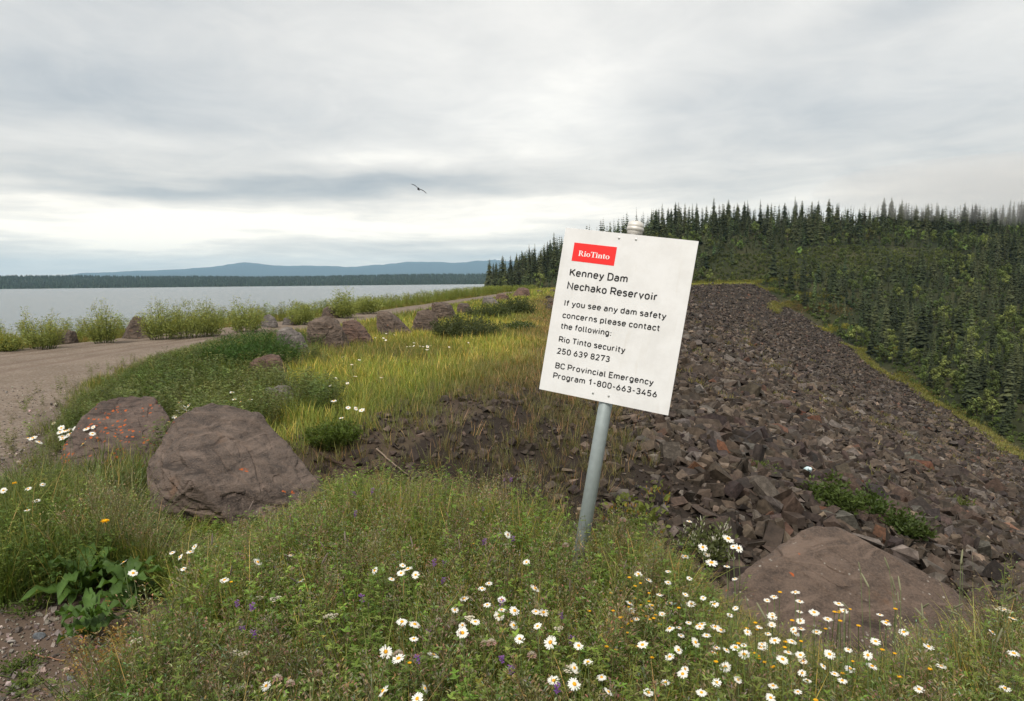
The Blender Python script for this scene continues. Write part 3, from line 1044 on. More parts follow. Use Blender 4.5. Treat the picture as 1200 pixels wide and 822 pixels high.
def build_rubble():
    V = rock_variants(22)
    parts = []
    pts_near = []
    for (y0, y1, x0, x1, n, s0, s1, edge) in ((2.6, 14, -2.5, 12, 22000, 0.05, 0.24, 0.0), (10, 28, -1, 24, 26000, 0.11, 0.36, 0.0), (5.0, 26, -1, 22, 6500, 0.15, 0.37, 4.0), (24, 80, -1, 64, 34000, 0.22, 0.72, 0.2),
                                              (70, 400, 2, 190, 60000, 0.5, 1.35, 0.6)):
        x, y = sample(n, y0, y1, x0, x1)
        ok = on_dam(x, y, edge * 0.5) & seen(x, y) & ~((x > 0.75) & (x < 2.9) & (y < 4.1))
        x, y = x[ok], y[ok]
        d1 = x - x_edge(y)
        # fewer stones on the eroded earth next to the grass
        keep = rng.random(len(x)) < np.clip((d1 - 0.1) / (2.2 if y0 < 20 else 3.0), 0.06, 1)
        # thin benches with grass and fines
        bq = np.exp(-((d1 - 15) / 1.6) ** 2) + np.exp(-((d1 - 34) / 2.2) ** 2)
        keep &= ~((y > 28) & (rng.random(len(x)) < 0.8 * bq))
        keep &= ~((fbm(x / 11, y / 11 - 3, 3, 17) > 0.45) & (y > 30) & (rng.random(len(x)) < 0.55))
        x, y, d1 = x[keep], y[keep], d1[keep]
        s = s0 * (s1 / s0) ** (rng.random(len(x)) ** 1.7)
        s = s * np.where(y < 40, np.clip(0.22 + d1 * 0.22, 0.22, 1.0), 1.0)
        z = height(x, y) + s * rng.uniform(0.02, 0.32, len(x))
        pts_near.append(np.stack([x, y, z, s], 1))
    A = np.concatenate(pts_near)
    # the 300 stones that show largest stand as things of their own
    app = A[:, 3] / A[:, 1]
    d = A[:, :3] - np.array([0, 0, EYE])
    u = CX + FPX * (d[:, 0] / d[:, 1])
    el = -d[:, 2] / d[:, 1]
    v = 331 + el * FPX
    blk = (u > 645) & (u < 800) & (v < 470)
    edge_v = np.interp(u, [350, 560, 700, 830, 960, 1140, 1200], [560, 575, 600, 640, 610, 690, 700])
    ok = (u > 380) & (u < 1195) & (v < edge_v) & ~blk
    order = np.argsort(-(app * ok))
    big = order[:300]
    rest = np.setdiff1d(np.arange(len(A)), big)
    R = rots(len(A), full=True)
    # stones lie roughly flat with the slope
    flatR = rots(len(A), tilt=0.45)
    lay = rng.random(len(A)) < 0.7
    R[lay] = flatR[lay]
    tint = rubble_tints(len(A)) * np.exp(0.22 * fbm(A[:, 0] / 5, A[:, 1] / 5, 3, 27))[:, None]
    berm = np.exp(-((A[:, 0] - x_edge(A[:, 1]) - 15) / 1.8) ** 2) + np.exp(-((A[:, 0] - x_edge(A[:, 1]) - 34) / 2.5) ** 2)
    tint = tint * (1 + 0.35 * berm * (A[:, 1] > 28))[:, None]
    sc = np.stack([A[:, 3] * rng.uniform(0.8, 1.5, len(A)), A[:, 3] * rng.uniform(0.7, 1.25, len(A)), A[:, 3] * rng.uniform(0.55, 1.25, len(A))], 1)
    for i0, nm in ((0, 'rubble'),):
        scatter(parts, V, A[rest, :3], R[rest], sc[rest], tint[rest])
    o = merge('rubble', parts, M_RUB)
    tag(o, 'dark brown broken rock covering the sloping face of the dam', 'rubble', kind='stuff')
    # individuals
    protos = [(q[0], q[1]) for q in rock_variants(16, 0.85)]
    done = {}
    kinds = {'brown': (0.048, 0.035, 0.027), 'grey': (0.085, 0.073, 0.064), 'rust': (0.10, 0.045, 0.026), 'dark': (0.026, 0.020, 0.017)}
    for j, i in enumerate(big):
        kn = rng.choice(['brown', 'grey', 'rust', 'dark'], p=[0.66, 0.12, 0.03, 0.19])
        uu_, vv_ = u[i], v[i]
        if uu_ < 560:
            where = 'at the foot of the washed out scarp'
        elif uu_ < 680:
            where = 'between scarp and sign post'
        elif uu_ < 790:
            where = 'just behind the sign post' if vv_ > 530 else 'under the lower edge of the sign panel'
        elif uu_ < 900:
            where = 'uphill from the dull brown boulder' if vv_ < 590 else 'beside the left flank of the dull brown boulder'
        elif uu_ < 1010:
            where = 'directly above the peak of the dull brown boulder' if vv_ > 540 else 'on the slope around the pale litter'
        else:
            where = 'over the right shoulder of the dull brown boulder' if vv_ > 570 else 'on the open slope toward the valley wood'
        rank = 'largest sized' if j < 60 else ('middle sized' if j < 170 else 'smaller')
        tone = {'brown': 'brown', 'grey': 'pale grey', 'rust': 'rusty orange', 'dark': 'near black'}[kn]
        var = int(rng.integers(0, 16))
        key = (var, kn)
        if key not in done:
            vv, ff = protos[var]
            cc = np.repeat(tints(1, kinds[kn], 0.15, 0.04), len(vv), 0)
            o = mesh_obj('rubble_rock', vv, ff, M_RUB, None, False, cc)
            done[key] = o
        else:
            o = done[key].copy()
            COL.objects.link(o)
        o.location = A[i, :3]
        o.rotation_euler = Matrix(R[i].tolist()).to_euler()
        o.scale = sc[i] * 1.05
        tag(o, rank + ' ' + tone + ' rock ' + where, 'rock', rank + ' ' + tone + ' rocks ' + where)


build_rubble()


# ------------------------------------------------------------------ the sign
M_PANEL, T_ = new_mat('white_fluted_plastic')
_co = T_.n('ShaderNodeTexCoord').outputs['Object']
_sp = T_.n('ShaderNodeSeparateXYZ')
T_.put(_sp.inputs[0], _co)
_w = T_.math('SINE', T_.math('MULTIPLY', _sp.outputs[1], 2 * math.pi / 0.0045))
_w = T_.math('MULTIPLY', _w, T_.rng(T_.noise(_co, 3, 4), 0.35, 0.65, 0.4, 1.0))
_dirt = T_.noise(_co, 7, 6, 0.65)
_mp = T_.n('ShaderNodeMapping')
_mp.inputs['Scale'].default_value = (14, 2, 1)
T_.put(_mp.inputs[0], _co)
_str = T_.noise(_mp.outputs[0], 1.5, 5, 0.6)
_c = T_.mix(T_.rng(_dirt, 0.35, 0.7), (0.765, 0.77, 0.772), (0.69, 0.69, 0.685))
_c = T_.mix(T_.math('MULTIPLY', T_.rng(_str, 0.56, 0.72), 0.35), _c, (0.62, 0.60, 0.56))
_c = T_.mix(T_.math('MULTIPLY', T_.math('ADD', T_.math('MULTIPLY', _w, 0.5), 0.5), 0.07), _c, (0.55, 0.54, 0.53))
T_.out(T_.bsdf(_c, 0.42, T_.bump(_w, 0.25, 0.0008), 0.4))
M_BLACK = mat_plain('black_print', (0.012, 0.012, 0.013), 0.5)
M_RED_P = mat_plain('red_print', (0.82, 0.030, 0.028), 0.45)
M_WHITE_P = mat_plain('white_print', (0.85, 0.84, 0.83), 0.5)
M_GALV = mat_plain('galvanised_steel', (0.30, 0.345, 0.345), 0.5, 0.5, 0.35, 30, 0.22)
M_CAP = mat_plain('cast_metal', (0.62, 0.60, 0.56), 0.5, 0.5, 0.2, 40, 0.25)
M_BOLT = mat_plain('bolt_steel', (0.55, 0.55, 0.54), 0.35, 0.5, 0.8)
M_TAPE = mat_plain('red_tape', (0.45, 0.03, 0.02), 0.6)

SIGN_R = Matrix(((0.904, 0.16, -0.396), (-0.167, 0.986, 0.016), (0.393, 0.052, 0.918)))
SIGN_T = Vector((0.465, 0.144, -3.07))
SW, SH = 0.61, 0.762


def lathe(profile, n=24):
    V, F = [], []
    for (r, z) in profile:
        for k in range(n):
            a = 2 * math.pi * k / n
            V.append((r * math.cos(a), r * math.sin(a), z))
    m = len(profile)
    for i in range(m - 1):
        for k in range(n):
            F.append((i * n + k, i * n + (k + 1) % n, (i + 1) * n + (k + 1) % n, (i + 1) * n + k))
    F.append(tuple(range(n))[::-1])
    F.append(tuple((m - 1) * n + k for k in range(n)))
    return V, F


def panel_xy(zx, zy):
    """a spot on the sign panel from the enlarged crop of the photograph (crop scale 3.1625 from 600, 240)"""
    u, v = 600 + zx / 3.1625, 240 + zy / 3.1625
    d = np.array([(u - CX) / FPX, -(v - CY) / FPX, -1.0])
    R = np.array(SIGN_R)
    t = np.array(SIGN_T)
    n = R[:, 2]
    s = (n @ t) / (n @ d)
    q = R.T @ (d * s - t)
    return q[0], q[1]


def box_mesh(x0, x1, y0, y1, z0, z1):
    V = [(x0, y0, z0), (x1, y0, z0), (x1, y1, z0), (x0, y1, z0), (x0, y0, z1), (x1, y0, z1), (x1, y1, z1), (x0, y1, z1)]
    F = [(3, 2, 1, 0), (4, 5, 6, 7), (0, 1, 5, 4), (1, 2, 6, 5), (2, 3, 7, 6), (3, 0, 4, 7)]
    return V, F


def arc(cx_, cy_, rx, ry, a0, a1, n=10):
    return [(cx_ + rx * math.cos(math.radians(a0 + (a1 - a0) * i / n)), cy_ + ry * math.sin(math.radians(a0 + (a1 - a0) * i / n))) for i in range(n + 1)]


# plain road-sign letters as centre-line strokes: (advance width, strokes); cap height 1, x-height 0.72
XH = 0.72
GL = {
    'K': (0.64, [[(.08, 0), (.08, 1)], [(.60, 1), (.10, .42)], [(.26, .58), (.63, 0)]]),
    'D': (0.66, [[(.08, 0), (.08, 1), (.30, 1)] + arc(.30, .68, .30, .32, 90, 0) + arc(.30, .32, .30, .32, 0, -90) + [(.08, 0)]]),
    'N': (0.70, [[(.08, 0), (.08, 1), (.62, 0), (.62, 1)]]),
    'R': (0.64, [[(.08, 0), (.08, 1), (.34, 1)] + arc(.34, .73, .26, .27, 90, -90) + [(.08, .46)], [(.36, .46), (.62, 0)]]),
    'P': (0.62, [[(.08, 0), (.08, 1), (.34, 1)] + arc(.34, .72, .26, .28, 90, -90) + [(.08, .44)]]),
    'B': (0.64, [[(.08, 0), (.08, 1), (.34, 1)] + arc(.34, .76, .23, .24, 90, -90) + [(.08, .52)], [(.34, .52)] + arc(.34, .26, .26, .26, 90, -90) + [(.08, 0)]]),
    'C': (0.62, [arc(.34, .68, .27, .32, 15, 180) + arc(.34, .32, .27, .32, 180, 345)]),
    'E': (0.56, [[(.54, 1), (.08, 1), (.08, 0), (.54, 0)], [(.08, .52), (.48, .52)]]),
    'I': (0.22, [[(.11, 0), (.11, 1)]]),
    'T': (0.58, [[(0.02, 1), (.56, 1)], [(.29, 1), (.29, 0)]]),
    'a': (0.54, [arc(.26, XH - .22, .20, .22, 150, 0) + [(.46, 0)], [(.46, .42), (.24, .42)] + arc(.22, .21, .16, .21, 90, 270) + [(.30, 0)] + arc(.30, .16, .16, .16, 270, 360)]),
    'c': (0.49, [arc(.27, XH - .24, .20, .24, 20, 180) + arc(.27, .24, .20, .24, 180, 340)]),
    'd': (0.56, [[(.48, 0), (.48, 1)], arc(.27, XH - .24, .20, .24, 0, 180) + arc(.27, .24, .20, .24, 180, 360)]),
    'e': (0.55, [[(.07, .38), (.48, .38)] + arc(.275, XH - .24, .205, .24, 0, 180) + arc(.275, .24, .205, .24, 180, 330)]),
    'f': (0.36, [[(.15, 0), (.15, .78)] + arc(.33, .80, .18, .20, 180, 90), [(.02, XH), (.33, XH)]]),
    'g': (0.56, [arc(.27, XH - .24, .20, .24, 0, 180) + arc(.27, .24, .20, .24, 180, 360), [(.48, XH), (.48, -.06)] + arc(.28, -.06, .20, .20, 0, -140)]),
    'h': (0.56, [[(.08, 0), (.08, 1)], [(.08, XH - .22)] + arc(.28, XH - .22, .20, .22, 180, 0) + [(.48, 0)]]),
    'i': (0.20, [[(.10, 0), (.10, XH)], [(.10, .92), (.10, 1.03)]]),
    'k': (0.52, [[(.08, 0), (.08, 1)], [(.47, XH), (.10, .30)], [(.22, .42), (.50, 0)]]),
    'l': (0.26, [[(.09, 1), (.09, .14)] + arc(.22, .14, .13, .14, 180, 270)]),
    'm': (0.84, [[(.08, 0), (.08, XH)], [(.08, XH - .2)] + arc(.25, XH - .2, .17, .20, 180, 0) + [(.42, 0)], [(.42, XH - .2)] + arc(.59, XH - .2, .17, .20, 180, 0) + [(.76, 0)]]),
    'n': (0.56, [[(.08, 0), (.08, XH)], [(.08, XH - .22)] + arc(.28, XH - .22, .20, .22, 180, 0) + [(.48, 0)]]),
    'o': (0.55, [arc(.275, XH - .24, .205, .24, 0, 180) + arc(.275, .24, .205, .24, 180, 360) + [(.48, XH - .24)]]),
    'p': (0.56, [[(.08, -.26), (.08, XH)], arc(.29, XH - .24, .20, .24, 180, 0) + arc(.29, .24, .20, .24, 0, -180)]),
    'r': (0.40, [[(.08, 0), (.08, XH)], [(.08, XH - .22)] + arc(.28, XH - .22, .20, .22, 180, 75)]),
    's': (0.48, [arc(.24, XH - .18, .18, .18, 25, 200, 8) + [(.34, .36)] + arc(.245, .18, .185, .18, 60, -155, 9)]),
    't': (0.36, [[(.15, .95), (.15, .16)] + arc(.31, .16, .16, .16, 180, 270), [(.02, XH), (.33, XH)]]),
    'u': (0.56, [[(.08, XH), (.08, .22)] + arc(.28, .22, .20, .22, 180, 360) + [(.48, XH)], [(.48, .3), (.48, 0)]]),
    'v': (0.52, [[(.04, XH), (.26, 0), (.48, XH)]]),
    'w': (0.76, [[(.04, XH), (.21, 0), (.38, XH), (.55, 0), (.72, XH)]]),
    'y': (0.52, [[(.04, XH), (.27, .02)], [(.49, XH), (.22, -.18), (.14, -.25), (.04, -.25)]]),
    ':': (0.24, [[(.12, .0), (.12, .12)], [(.12, .50), (.12, .62)]]),
    '-': (0.40, [[(.06, .42), (.34, .42)]]),
    '0': (0.60, [arc(.30, .70, .22, .30, 0, 180) + arc(.30, .30, .22, .30, 180, 360) + [(.52, .70)]]),
    '1': (0.60, [[(.14, .76), (.36, 1), (.36, 0)]]),
    '2': (0.60, [arc(.29, .74, .21, .26, 165, -35) + [(.08, .0), (.53, 0)]]),
    '3': (0.60, [arc(.28, .76, .21, .24, 160, -90) + arc(.28, .26, .23, .26, 90, -160)]),
    '4': (0.60, [[(.36, 1), (.06, .24), (.56, .24)], [(.43, .50), (.43, 0)]]),
    '5': (0.60, [[(.49, 1), (.12, 1), (.10, .54)] + arc(.28, .31, .23, .31, 115, -155)]),
    '6': (0.60, [arc(.29, .30, .22, .30, 0, 360, 16), [(.09, .40), (.38, 1)]]),
    '7': (0.60, [[(.08, .86), (.08, 1), (.52, 1), (.22, 0)]]),
    '8': (0.60, [arc(.30, .76, .20, .24, 0, 360, 16), arc(.30, .26, .23, .26, 0, 360, 16)]),
    '9': (0.60, [arc(.30, .70, .22, .30, 0, 360, 16), [(.50, .60), (.21, 0)]]),
}


def text_mesh(body, x0, y0, x1, y1, cap, parent, name, mat, stroke=0.125, z=0.0031):
    """one line of lettering between two baseline points, cap height given"""
    gap = 0.12
    x = 0.0
    lines = []
    for ch in body:
        if ch == ' ':
            x += 0.30
            continue
        w, st = GL[ch]
        for s in st:
            lines.append([(x + a, b) for a, b in s])
        x += w + gap
    total = x - gap
    L = math.hypot(x1 - x0, y1 - y0)
    ang = math.atan2(y1 - y0, x1 - x0)
    sx = L / total / cap
    V, F = [], []
    lay = 0
    for ln in lines:
        pts = [Vector((p[0] * sx, p[1], 0)) for p in ln]
        pts = [p for i, p in enumerate(pts) if i == 0 or (p - pts[i - 1]).length > 1e-4]
        b = len(V)
        hw = stroke / 2
        closed = (pts[0] - pts[-1]).length < 1e-3
        for i, p in enumerate(pts):
            d0 = (p - pts[i - 1]) if i else (pts[0] - pts[-2] if closed else pts[1] - pts[0])
            d1 = (pts[i + 1] - p) if i < len(pts) - 1 else (pts[1] - pts[0] if closed else p - pts[i - 1])
            d0 = d0.normalized()
            d1 = d1.normalized()
            t = (d0 + d1)
            t = t.normalized() if t.length > 1e-6 else d0
            nrm = Vector((-t.y, t.x, 0))
            c = max(nrm.dot(Vector((-d0.y, d0.x, 0))), 0.45)
            for sg in (-1, 1):
                q = p + nrm * sg * hw / c
                V.append((q.x, q.y, z + lay * 0.000005))
        for i in range(len(pts) - 1):
            F.append((b + 2 * i, b + 2 * i + 2, b + 2 * i + 3, b + 2 * i + 1))
        lay = (lay + 1) % 40
    W = []
    for a, b, c in V:
        a *= cap
        b *= cap
        W.append((x0 + a * math.cos(ang) - b * math.sin(ang), y0 + a * math.sin(ang) + b * math.cos(ang), c))
    return mesh_obj(name, W, F, mat, parent)


def serif_word(parent, x0, y0, x1, cap, mat, z):
    """RioTinto in heavy slab-serif letters drawn as outlines"""
    polys = []
    s = 0.17            # stem width in cap heights

    def bar(a, b, c, d):
        polys.append([(a, b), (c, b), (c, d), (a, d)])

    def ring(cx_, cy_, rx, ry, tx, ty, a0=0.0, a1=360.0):
        k = 22
        for i in range(k):
            a = math.radians(a0 + (a1 - a0) * i / k)
            b = math.radians(a0 + (a1 - a0) * (i + 1) / k)
            polys.append([(cx_ + rx * math.cos(a), cy_ + ry * math.sin(a)), (cx_ + rx * math.cos(b), cy_ + ry * math.sin(b)),
                          (cx_ + (rx - tx) * math.cos(b), cy_ + (ry - ty) * math.sin(b)), (cx_ + (rx - tx) * math.cos(a), cy_ + (ry - ty) * math.sin(a))])
    xh = 0.68
    x = 0.0
    # R
    bar(x + 0.08, 0.055, x + 0.08 + s, 0.945)
    bar(x, 0, x + 0.34, 0.06)
    bar(x, 0.94, x + 0.36, 1.0)
    ring(x + 0.33, 0.735, 0.29, 0.265, 0.16, 0.07, -90, 90)
    bar(x + 0.245, 0.47, x + 0.335, 0.535)
    polys.append([(x + 0.30, 0.475), (x + 0.46, 0.475), (x + 0.80, 0.0), (x + 0.62, 0.0)])
    x += 0.84

    def low_i(x):
        bar(x + 0.07, 0.055, x + 0.07 + s, xh - 0.06)
        bar(x, 0, x + 0.31, 0.06)
        bar(x, xh - 0.065, x + 0.235, xh)
        ring(x + 0.155, 0.88, 0.095, 0.095, 0.095, 0.095)
        return x + 0.36
    x = low_i(x)
    ring(x + 0.30, xh / 2, 0.30, xh / 2 + 0.01, 0.165, 0.06)
    x += 0.66
    # T
    bar(x + 0.30, 0.055, x + 0.30 + s + .01, 0.93)
    bar(x + 0.20, 0, x + 0.58, 0.06)
    bar(x, 0.925, x + 0.78, 1.0)
    polys.append([(x, 0.74), (x + 0.05, 0.74), (x + 0.10, 0.93), (x, 0.93)])
    polys.append([(x + 0.73, 0.74), (x + 0.78, 0.74), (x + 0.78, 0.93), (x + 0.68, 0.93)])
    x += 0.78
    x = low_i(x)
    # n
    bar(x + 0.06, 0.055, x + 0.06 + s, xh - 0.06)
    bar(x, 0, x + 0.28, 0.06)
    bar(x, xh - 0.065, x + 0.225, xh)
    bar(x + 0.42, 0.055, x + 0.42 + s, xh - 0.24)
    bar(x + 0.37, 0, x + 0.65, 0.06)
    ring(x + 0.385, xh - 0.24, 0.205, 0.245, 0.165, 0.10, 0, 130)
    x += 0.68
    # t
    bar(x + 0.10, 0.13, x + 0.10 + s, xh + 0.17)
    bar(x, xh - 0.065, x + 0.40, xh)
    ring(x + 0.28, 0.15, 0.18, 0.16, 0.165, 0.07, 180, 320)
    x += 0.44
    ring(x + 0.30, xh / 2, 0.30, xh / 2 + 0.01, 0.165, 0.06)
    x += 0.60
    k = (x1 - x0) / x
    V, F = [], []
    for j, p in enumerate(polys):
        F.append(tuple(range(len(V), len(V) + len(p))))
        V += [(x0 + q[0] * k, y0 + q[1] * cap, z + j * 0.000004) for q in p]
    return mesh_obj('logo_lettering', V, F, mat, parent)


def build_sign():
    Rw = CAM_R.to_3x3() @ SIGN_R
    Tw = CAM_R.to_3x3() @ SIGN_T + Vector((0, 0, EYE))
    ax = Rw.col[1].normalized()
    mid = Tw - Rw.col[2] * 0.036 + Rw.col[0] * 0.012
    gz = height(np.array([mid.x]), np.array([mid.y]))[0]
    Lb = 0
    for Lb in np.arange(0.4, 3, 0.01):
        p = mid - ax * Lb
        if p.z < height(np.array([p.x]), np.array([p.y]))[0] - 0.05:
            break
    foot = mid - ax * Lb
    root = empty('sign', foot)
    tag(root, 'leaning white dam safety sign with a red logo patch on a galvanised post', 'sign')
    M = Matrix.Translation(Tw) @ Rw.to_4x4()
    loc = Matrix.Translation(foot).inverted() @ M          # the panel's frame under the root
    H = Lb + SH / 2 + 0.022
    V, F = lathe([(0.0312, -0.3), (0.0312, H)], 28)
    q = Matrix.Translation((0, 0, 0)) @ ax.to_track_quat('Z', 'Y').to_matrix().to_4x4()
    post = mesh_obj('post', V, F, M_GALV, root)
    post.matrix_local = q
    for p in post.data.polygons:
        p.use_smooth = len(p.vertices) == 4
    V, F = lathe([(0.0345, H - 0.022), (0.0350, H - 0.004), (0.0350, H - 0.002), (0.0385, H), (0.0390, H + 0.012), (0.0365, H + 0.015), (0.0365, H + 0.018), (0.0375, H + 0.020),
                  (0.0365, H + 0.028), (0.030, H + 0.038), (0.018, H + 0.044), (0.006, H + 0.0455)], 28)
    cap = mesh_obj('post_cap', V, F, M_CAP, root)
    cap.matrix_local = q
    for p in cap.data.polygons:
        p.use_smooth = len(p.vertices) == 4
    V, F = lathe([(0.0335, H - 0.036), (0.0345, H - 0.034), (0.0345, H - 0.0265), (0.0335, H - 0.0245)], 24)
    tp = mesh_obj('tape', V, F, M_TAPE, root)
    tp.matrix_local = q
    # the fluted panel, very slightly bowed
    nx, ny = 24, 30
    V, F = [], []
    for side, zz in ((0, 0.0022), (1, -0.0022)):
        for j in range(ny + 1):
            for i in range(nx + 1):
                x = -SW / 2 + SW * i / nx
                y = -SH / 2 + SH * j / ny
                V.append((x, y, zz))
    n0 = (nx + 1) * (ny + 1)
    for j in range(ny):
        for i in range(nx):
            a = j * (nx + 1) + i
            F.append((a, a + 1, a + nx + 2, a + nx + 1))
            F.append((n0 + a, n0 + a + nx + 1, n0 + a + nx + 2, n0 + a + 1))
    for i in range(nx):
        F.append((i, n0 + i, n0 + i + 1, i + 1))
        a = ny * (nx + 1) + i
        F.append((a, a + 1, n0 + a + 1, n0 + a))
    for j in range(ny):
        a = j * (nx + 1)
        F.append((a, a + nx + 1, n0 + a + nx + 1, n0 + a))
        a += nx
        F.append((a, n0 + a, n0 + a + nx + 1, a + nx + 1))
    panel = mesh_obj('panel', V, F, M_PANEL, root)
    panel.matrix_local = loc
    # logo
    cs = [panel_xy(*p) for p in ((232, 141), (389, 158), (379, 227), (221, 209))]
    xa, xb = (cs[0][0] + cs[3][0]) / 2, (cs[1][0] + cs[2][0]) / 2
    ya, yb = (cs[2][1] + cs[3][1]) / 2, (cs[0][1] + cs[1][1]) / 2
    V, F = box_mesh(xa, xb, ya, yb, 0.0023, 0.0030)
    logo = mesh_obj('logo', V, F, M_RED_P, panel)
    a, b = panel_xy(246, 191), panel_xy(361, 203)
    ym = (a[1] + b[1]) / 2
    serif_word(panel, a[0], ym, b[0], 0.0245, M_WHITE_P, 0.0034)
    lines = [('Kenney Dam', (213, 262), (428, 288), 0.0295), ('Nechako Reservoir', (204, 311), (538, 355), 0.0295),
             ('If you see any dam safety', (193, 373), (570, 424), 0.0235), ('concerns please contact', (187, 418), (547, 468), 0.0235),
             ('the following:', (181, 458), (369, 486), 0.0235), ('Rio Tinto security', (173, 507), (418, 549), 0.0235),
             ('250 639 8273', (167, 550), (362, 583), 0.0235), ('BC Provincial Emergency', (160, 604), (523, 669), 0.0235),
             ('Program 1-800-663-3456', (152, 641), (537, 714), 0.0235)]
    for body, p0, p1, cap_h in lines:
        a, b = panel_xy(*p0), panel_xy(*p1)
        text_mesh(body, a[0], a[1], b[0], b[1], cap_h, panel, 'lettering', M_BLACK, 0.20)
    for p in ((397, 124), (460, 129), (301, 698), (359, 709)):
        a = panel_xy(*p)
        V, F = lathe([(0.0052, 0.0023), (0.0052, 0.004), (0.0042, 0.0058), (0.0018, 0.0064)], 14)
        V = [(x + a[0], y + a[1], z) for x, y, z in V]
        bo = mesh_obj('bolt', V, F, M_BOLT, panel)
    return foot


SIGN_FOOT = build_sign()


# ------------------------------------------------------------------ vegetation kit
GREENS = {'fg': (0.136, 0.186, 0.034), 'deep': (0.040, 0.078, 0.018), 'meadow': (0.215, 0.272, 0.050), 'straw': (0.26, 0.21, 0.11)}


def v_tuft(n=14, L=0.34, W=0.005, spread=0.05, c=(1, 1, 1), tip=(1.25, 1.12, 0.9), lean=0.25, curve=0.9, seg=3):
    g = Geo()
    for _ in range(n):
        a = rng.uniform(0, 6.283)
        r = spread * math.sqrt(rng.random())
        k = math.exp(rng.normal(0, 0.16))
        c1 = tuple(q * k for q in c)
        dry = rng.random() < 0.14
        if dry:
            c1 = tuple(q * m for q, m in zip(c1, (2.4, 1.55, 2.2)))
        c2 = tuple(q * m for q, m in zip(c1, tip))
        g.blade((r * math.cos(a), r * math.sin(a), -0.02), a + rng.normal(0, 0.6), L * rng.uniform(0.55, 1.1), W * rng.uniform(0.7, 1.3),
                abs(rng.normal(0, lean)), abs(rng.normal(curve, 0.4)), c1, seg, c2)
    return g.arr()


def v_panicle(n=5, L=0.42, c=(1, 1, 1)):
    """hair-thin stems with an airy seed head"""
    g = Geo()
    for _ in range(n):
        a = rng.uniform(0, 6.283)
        le = abs(rng.normal(0, 0.2))
        h = L * rng.uniform(0.7, 1.1)
        p0 = Vector((rng.normal(0, 0.03), rng.normal(0, 0.03), 0))
        tip = p0 + Vector((math.cos(a) * math.sin(le), math.sin(a) * math.sin(le), math.cos(le))) * h
        g.tube([p0, p0.lerp(tip, 0.5) + Vector((0, 0, 0.01)), tip], 0.0011, 0.0006, (0.75, 0.8, 0.5), 3)
        for k in range(16):
            t = 1 - 0.38 * rng.random()
            q = p0.lerp(tip, t)
            b = rng.uniform(0, 6.283)
            l = (1.02 - t) * 0.12 + 0.008
            e = q + Vector((math.cos(b) * l, math.sin(b) * l, l * 0.9))
            cc = tuple(x * math.exp(rng.normal(0, 0.2)) for x in c)
            g.blade(q, b, (e - q).length, 0.0012, 0.8, 0.1, cc, 1)
            g.leaf(e, (math.cos(b), math.sin(b), 0.6), (0, 0, 1), 0.011, 0.0042, cc)
    return g.arr()


def v_vetch(L=0.36, n=16, leaf=0.020, c=(1, 1, 1), pairs=True, w=0.45, stems=2):
    """leafy stems with small oval leaflets"""
    g = Geo()
    for _ in range(stems):
        a = rng.uniform(0, 6.283)
        le = abs(rng.normal(0.1, 0.22))
        p = Vector((rng.normal(0, 0.03), rng.normal(0, 0.03), 0))
        pts = [p.copy()]
        for i in range(4):
            p = p + Vector((math.cos(a) * math.sin(le), math.sin(a) * math.sin(le), math.cos(le))) * L / 4
            le += rng.normal(0.05, 0.15)
            a += rng.normal(0, 0.4)
            pts.append(p.copy())
        g.tube(pts, 0.0016, 0.0008, (0.8, 0.85, 0.7), 3)
        for i in range(n):
            t = (i + 0.6) / n * 3.99
            q = pts[int(t)].lerp(pts[int(t) + 1], t - int(t))
            b = rng.uniform(0, 6.283)
            k = math.exp(rng.normal(0, 0.2))
            cc = (c[0] * k * (1.45 if rng.random() < 0.04 else 1), c[1] * k, c[2] * k)
            d = Vector((math.cos(b), math.sin(b), rng.uniform(-0.1, 0.7)))
            stalk = q + d * leaf * 0.6
            s = leaf * rng.uniform(0.7, 1.25)
            g.leaf(stalk, d, (0, 0, 1), s, s * w, cc)
            if pairs:
                side = Vector((-d.y, d.x, 0.15))
                g.leaf(stalk, d * 0.35 + side, (0, 0, 1), s * 0.9, s * w * .9, cc)
                g.leaf(stalk, d * 0.35 - side, (0, 0, 1), s * 0.9, s * w * .9, cc)
    return g.arr()


def v_broad(n=7, L=0.20, c=(1, 1, 1)):
    """rosette of broad wavy leaves"""
    g = Geo()
    for i in range(n):
        a = 2 * math.pi * i / n + rng.normal(0, 0.3)
        l = L * rng.uniform(0.7, 1.15)
        w = l * rng.uniform(0.28, 0.40)
        el = rng.uniform(0.45, 1.15)
        out = Vector((math.cos(a), math.sin(a), 0))
        side = Vector((-math.sin(a), math.cos(a), 0))
        p = Vector((0, 0, 0.0)) + out * 0.01
        m = 7
        V, Cc = [], []
        ph = rng.uniform(0, 6)
        k = math.exp(rng.normal(0, 0.18))
        for j in range(m + 1):
            t = j / m
            ww = w * (math.sin(math.pi * min(t * 0.94 + 0.05, 1)) ** 0.75) * (1 + 0.13 * math.sin(j * 2.9 + ph)) * 0.5
            up = Vector((0, 0, 1)) * math.cos(el) - out * math.sin(el) * 0
            V += [p - side * ww + Vector((0, 0, 0.018 * math.sin(j * 2.2 + ph))), p + Vector((0, 0, -0.012)), p + side * ww + Vector((0, 0, 0.018 * math.cos(j * 2.0 + ph)))]
            cm = (c[0] * k, c[1] * k, c[2] * k)
            Cc += [cm, tuple(x * 1.35 for x in cm), cm]
            p = p + (out * math.cos(el) + Vector((0, 0, 1)) * math.sin(el)) * l / m
            el -= rng.uniform(0.12, 0.26)
        F = []
        for j in range(m):
            for q in (0, 1):
                F.append((3 * j + q, 3 * j + q + 1, 3 * j + q + 4, 3 * j + q + 3))
        g.add(V, F, Cc)
    return g.arr()


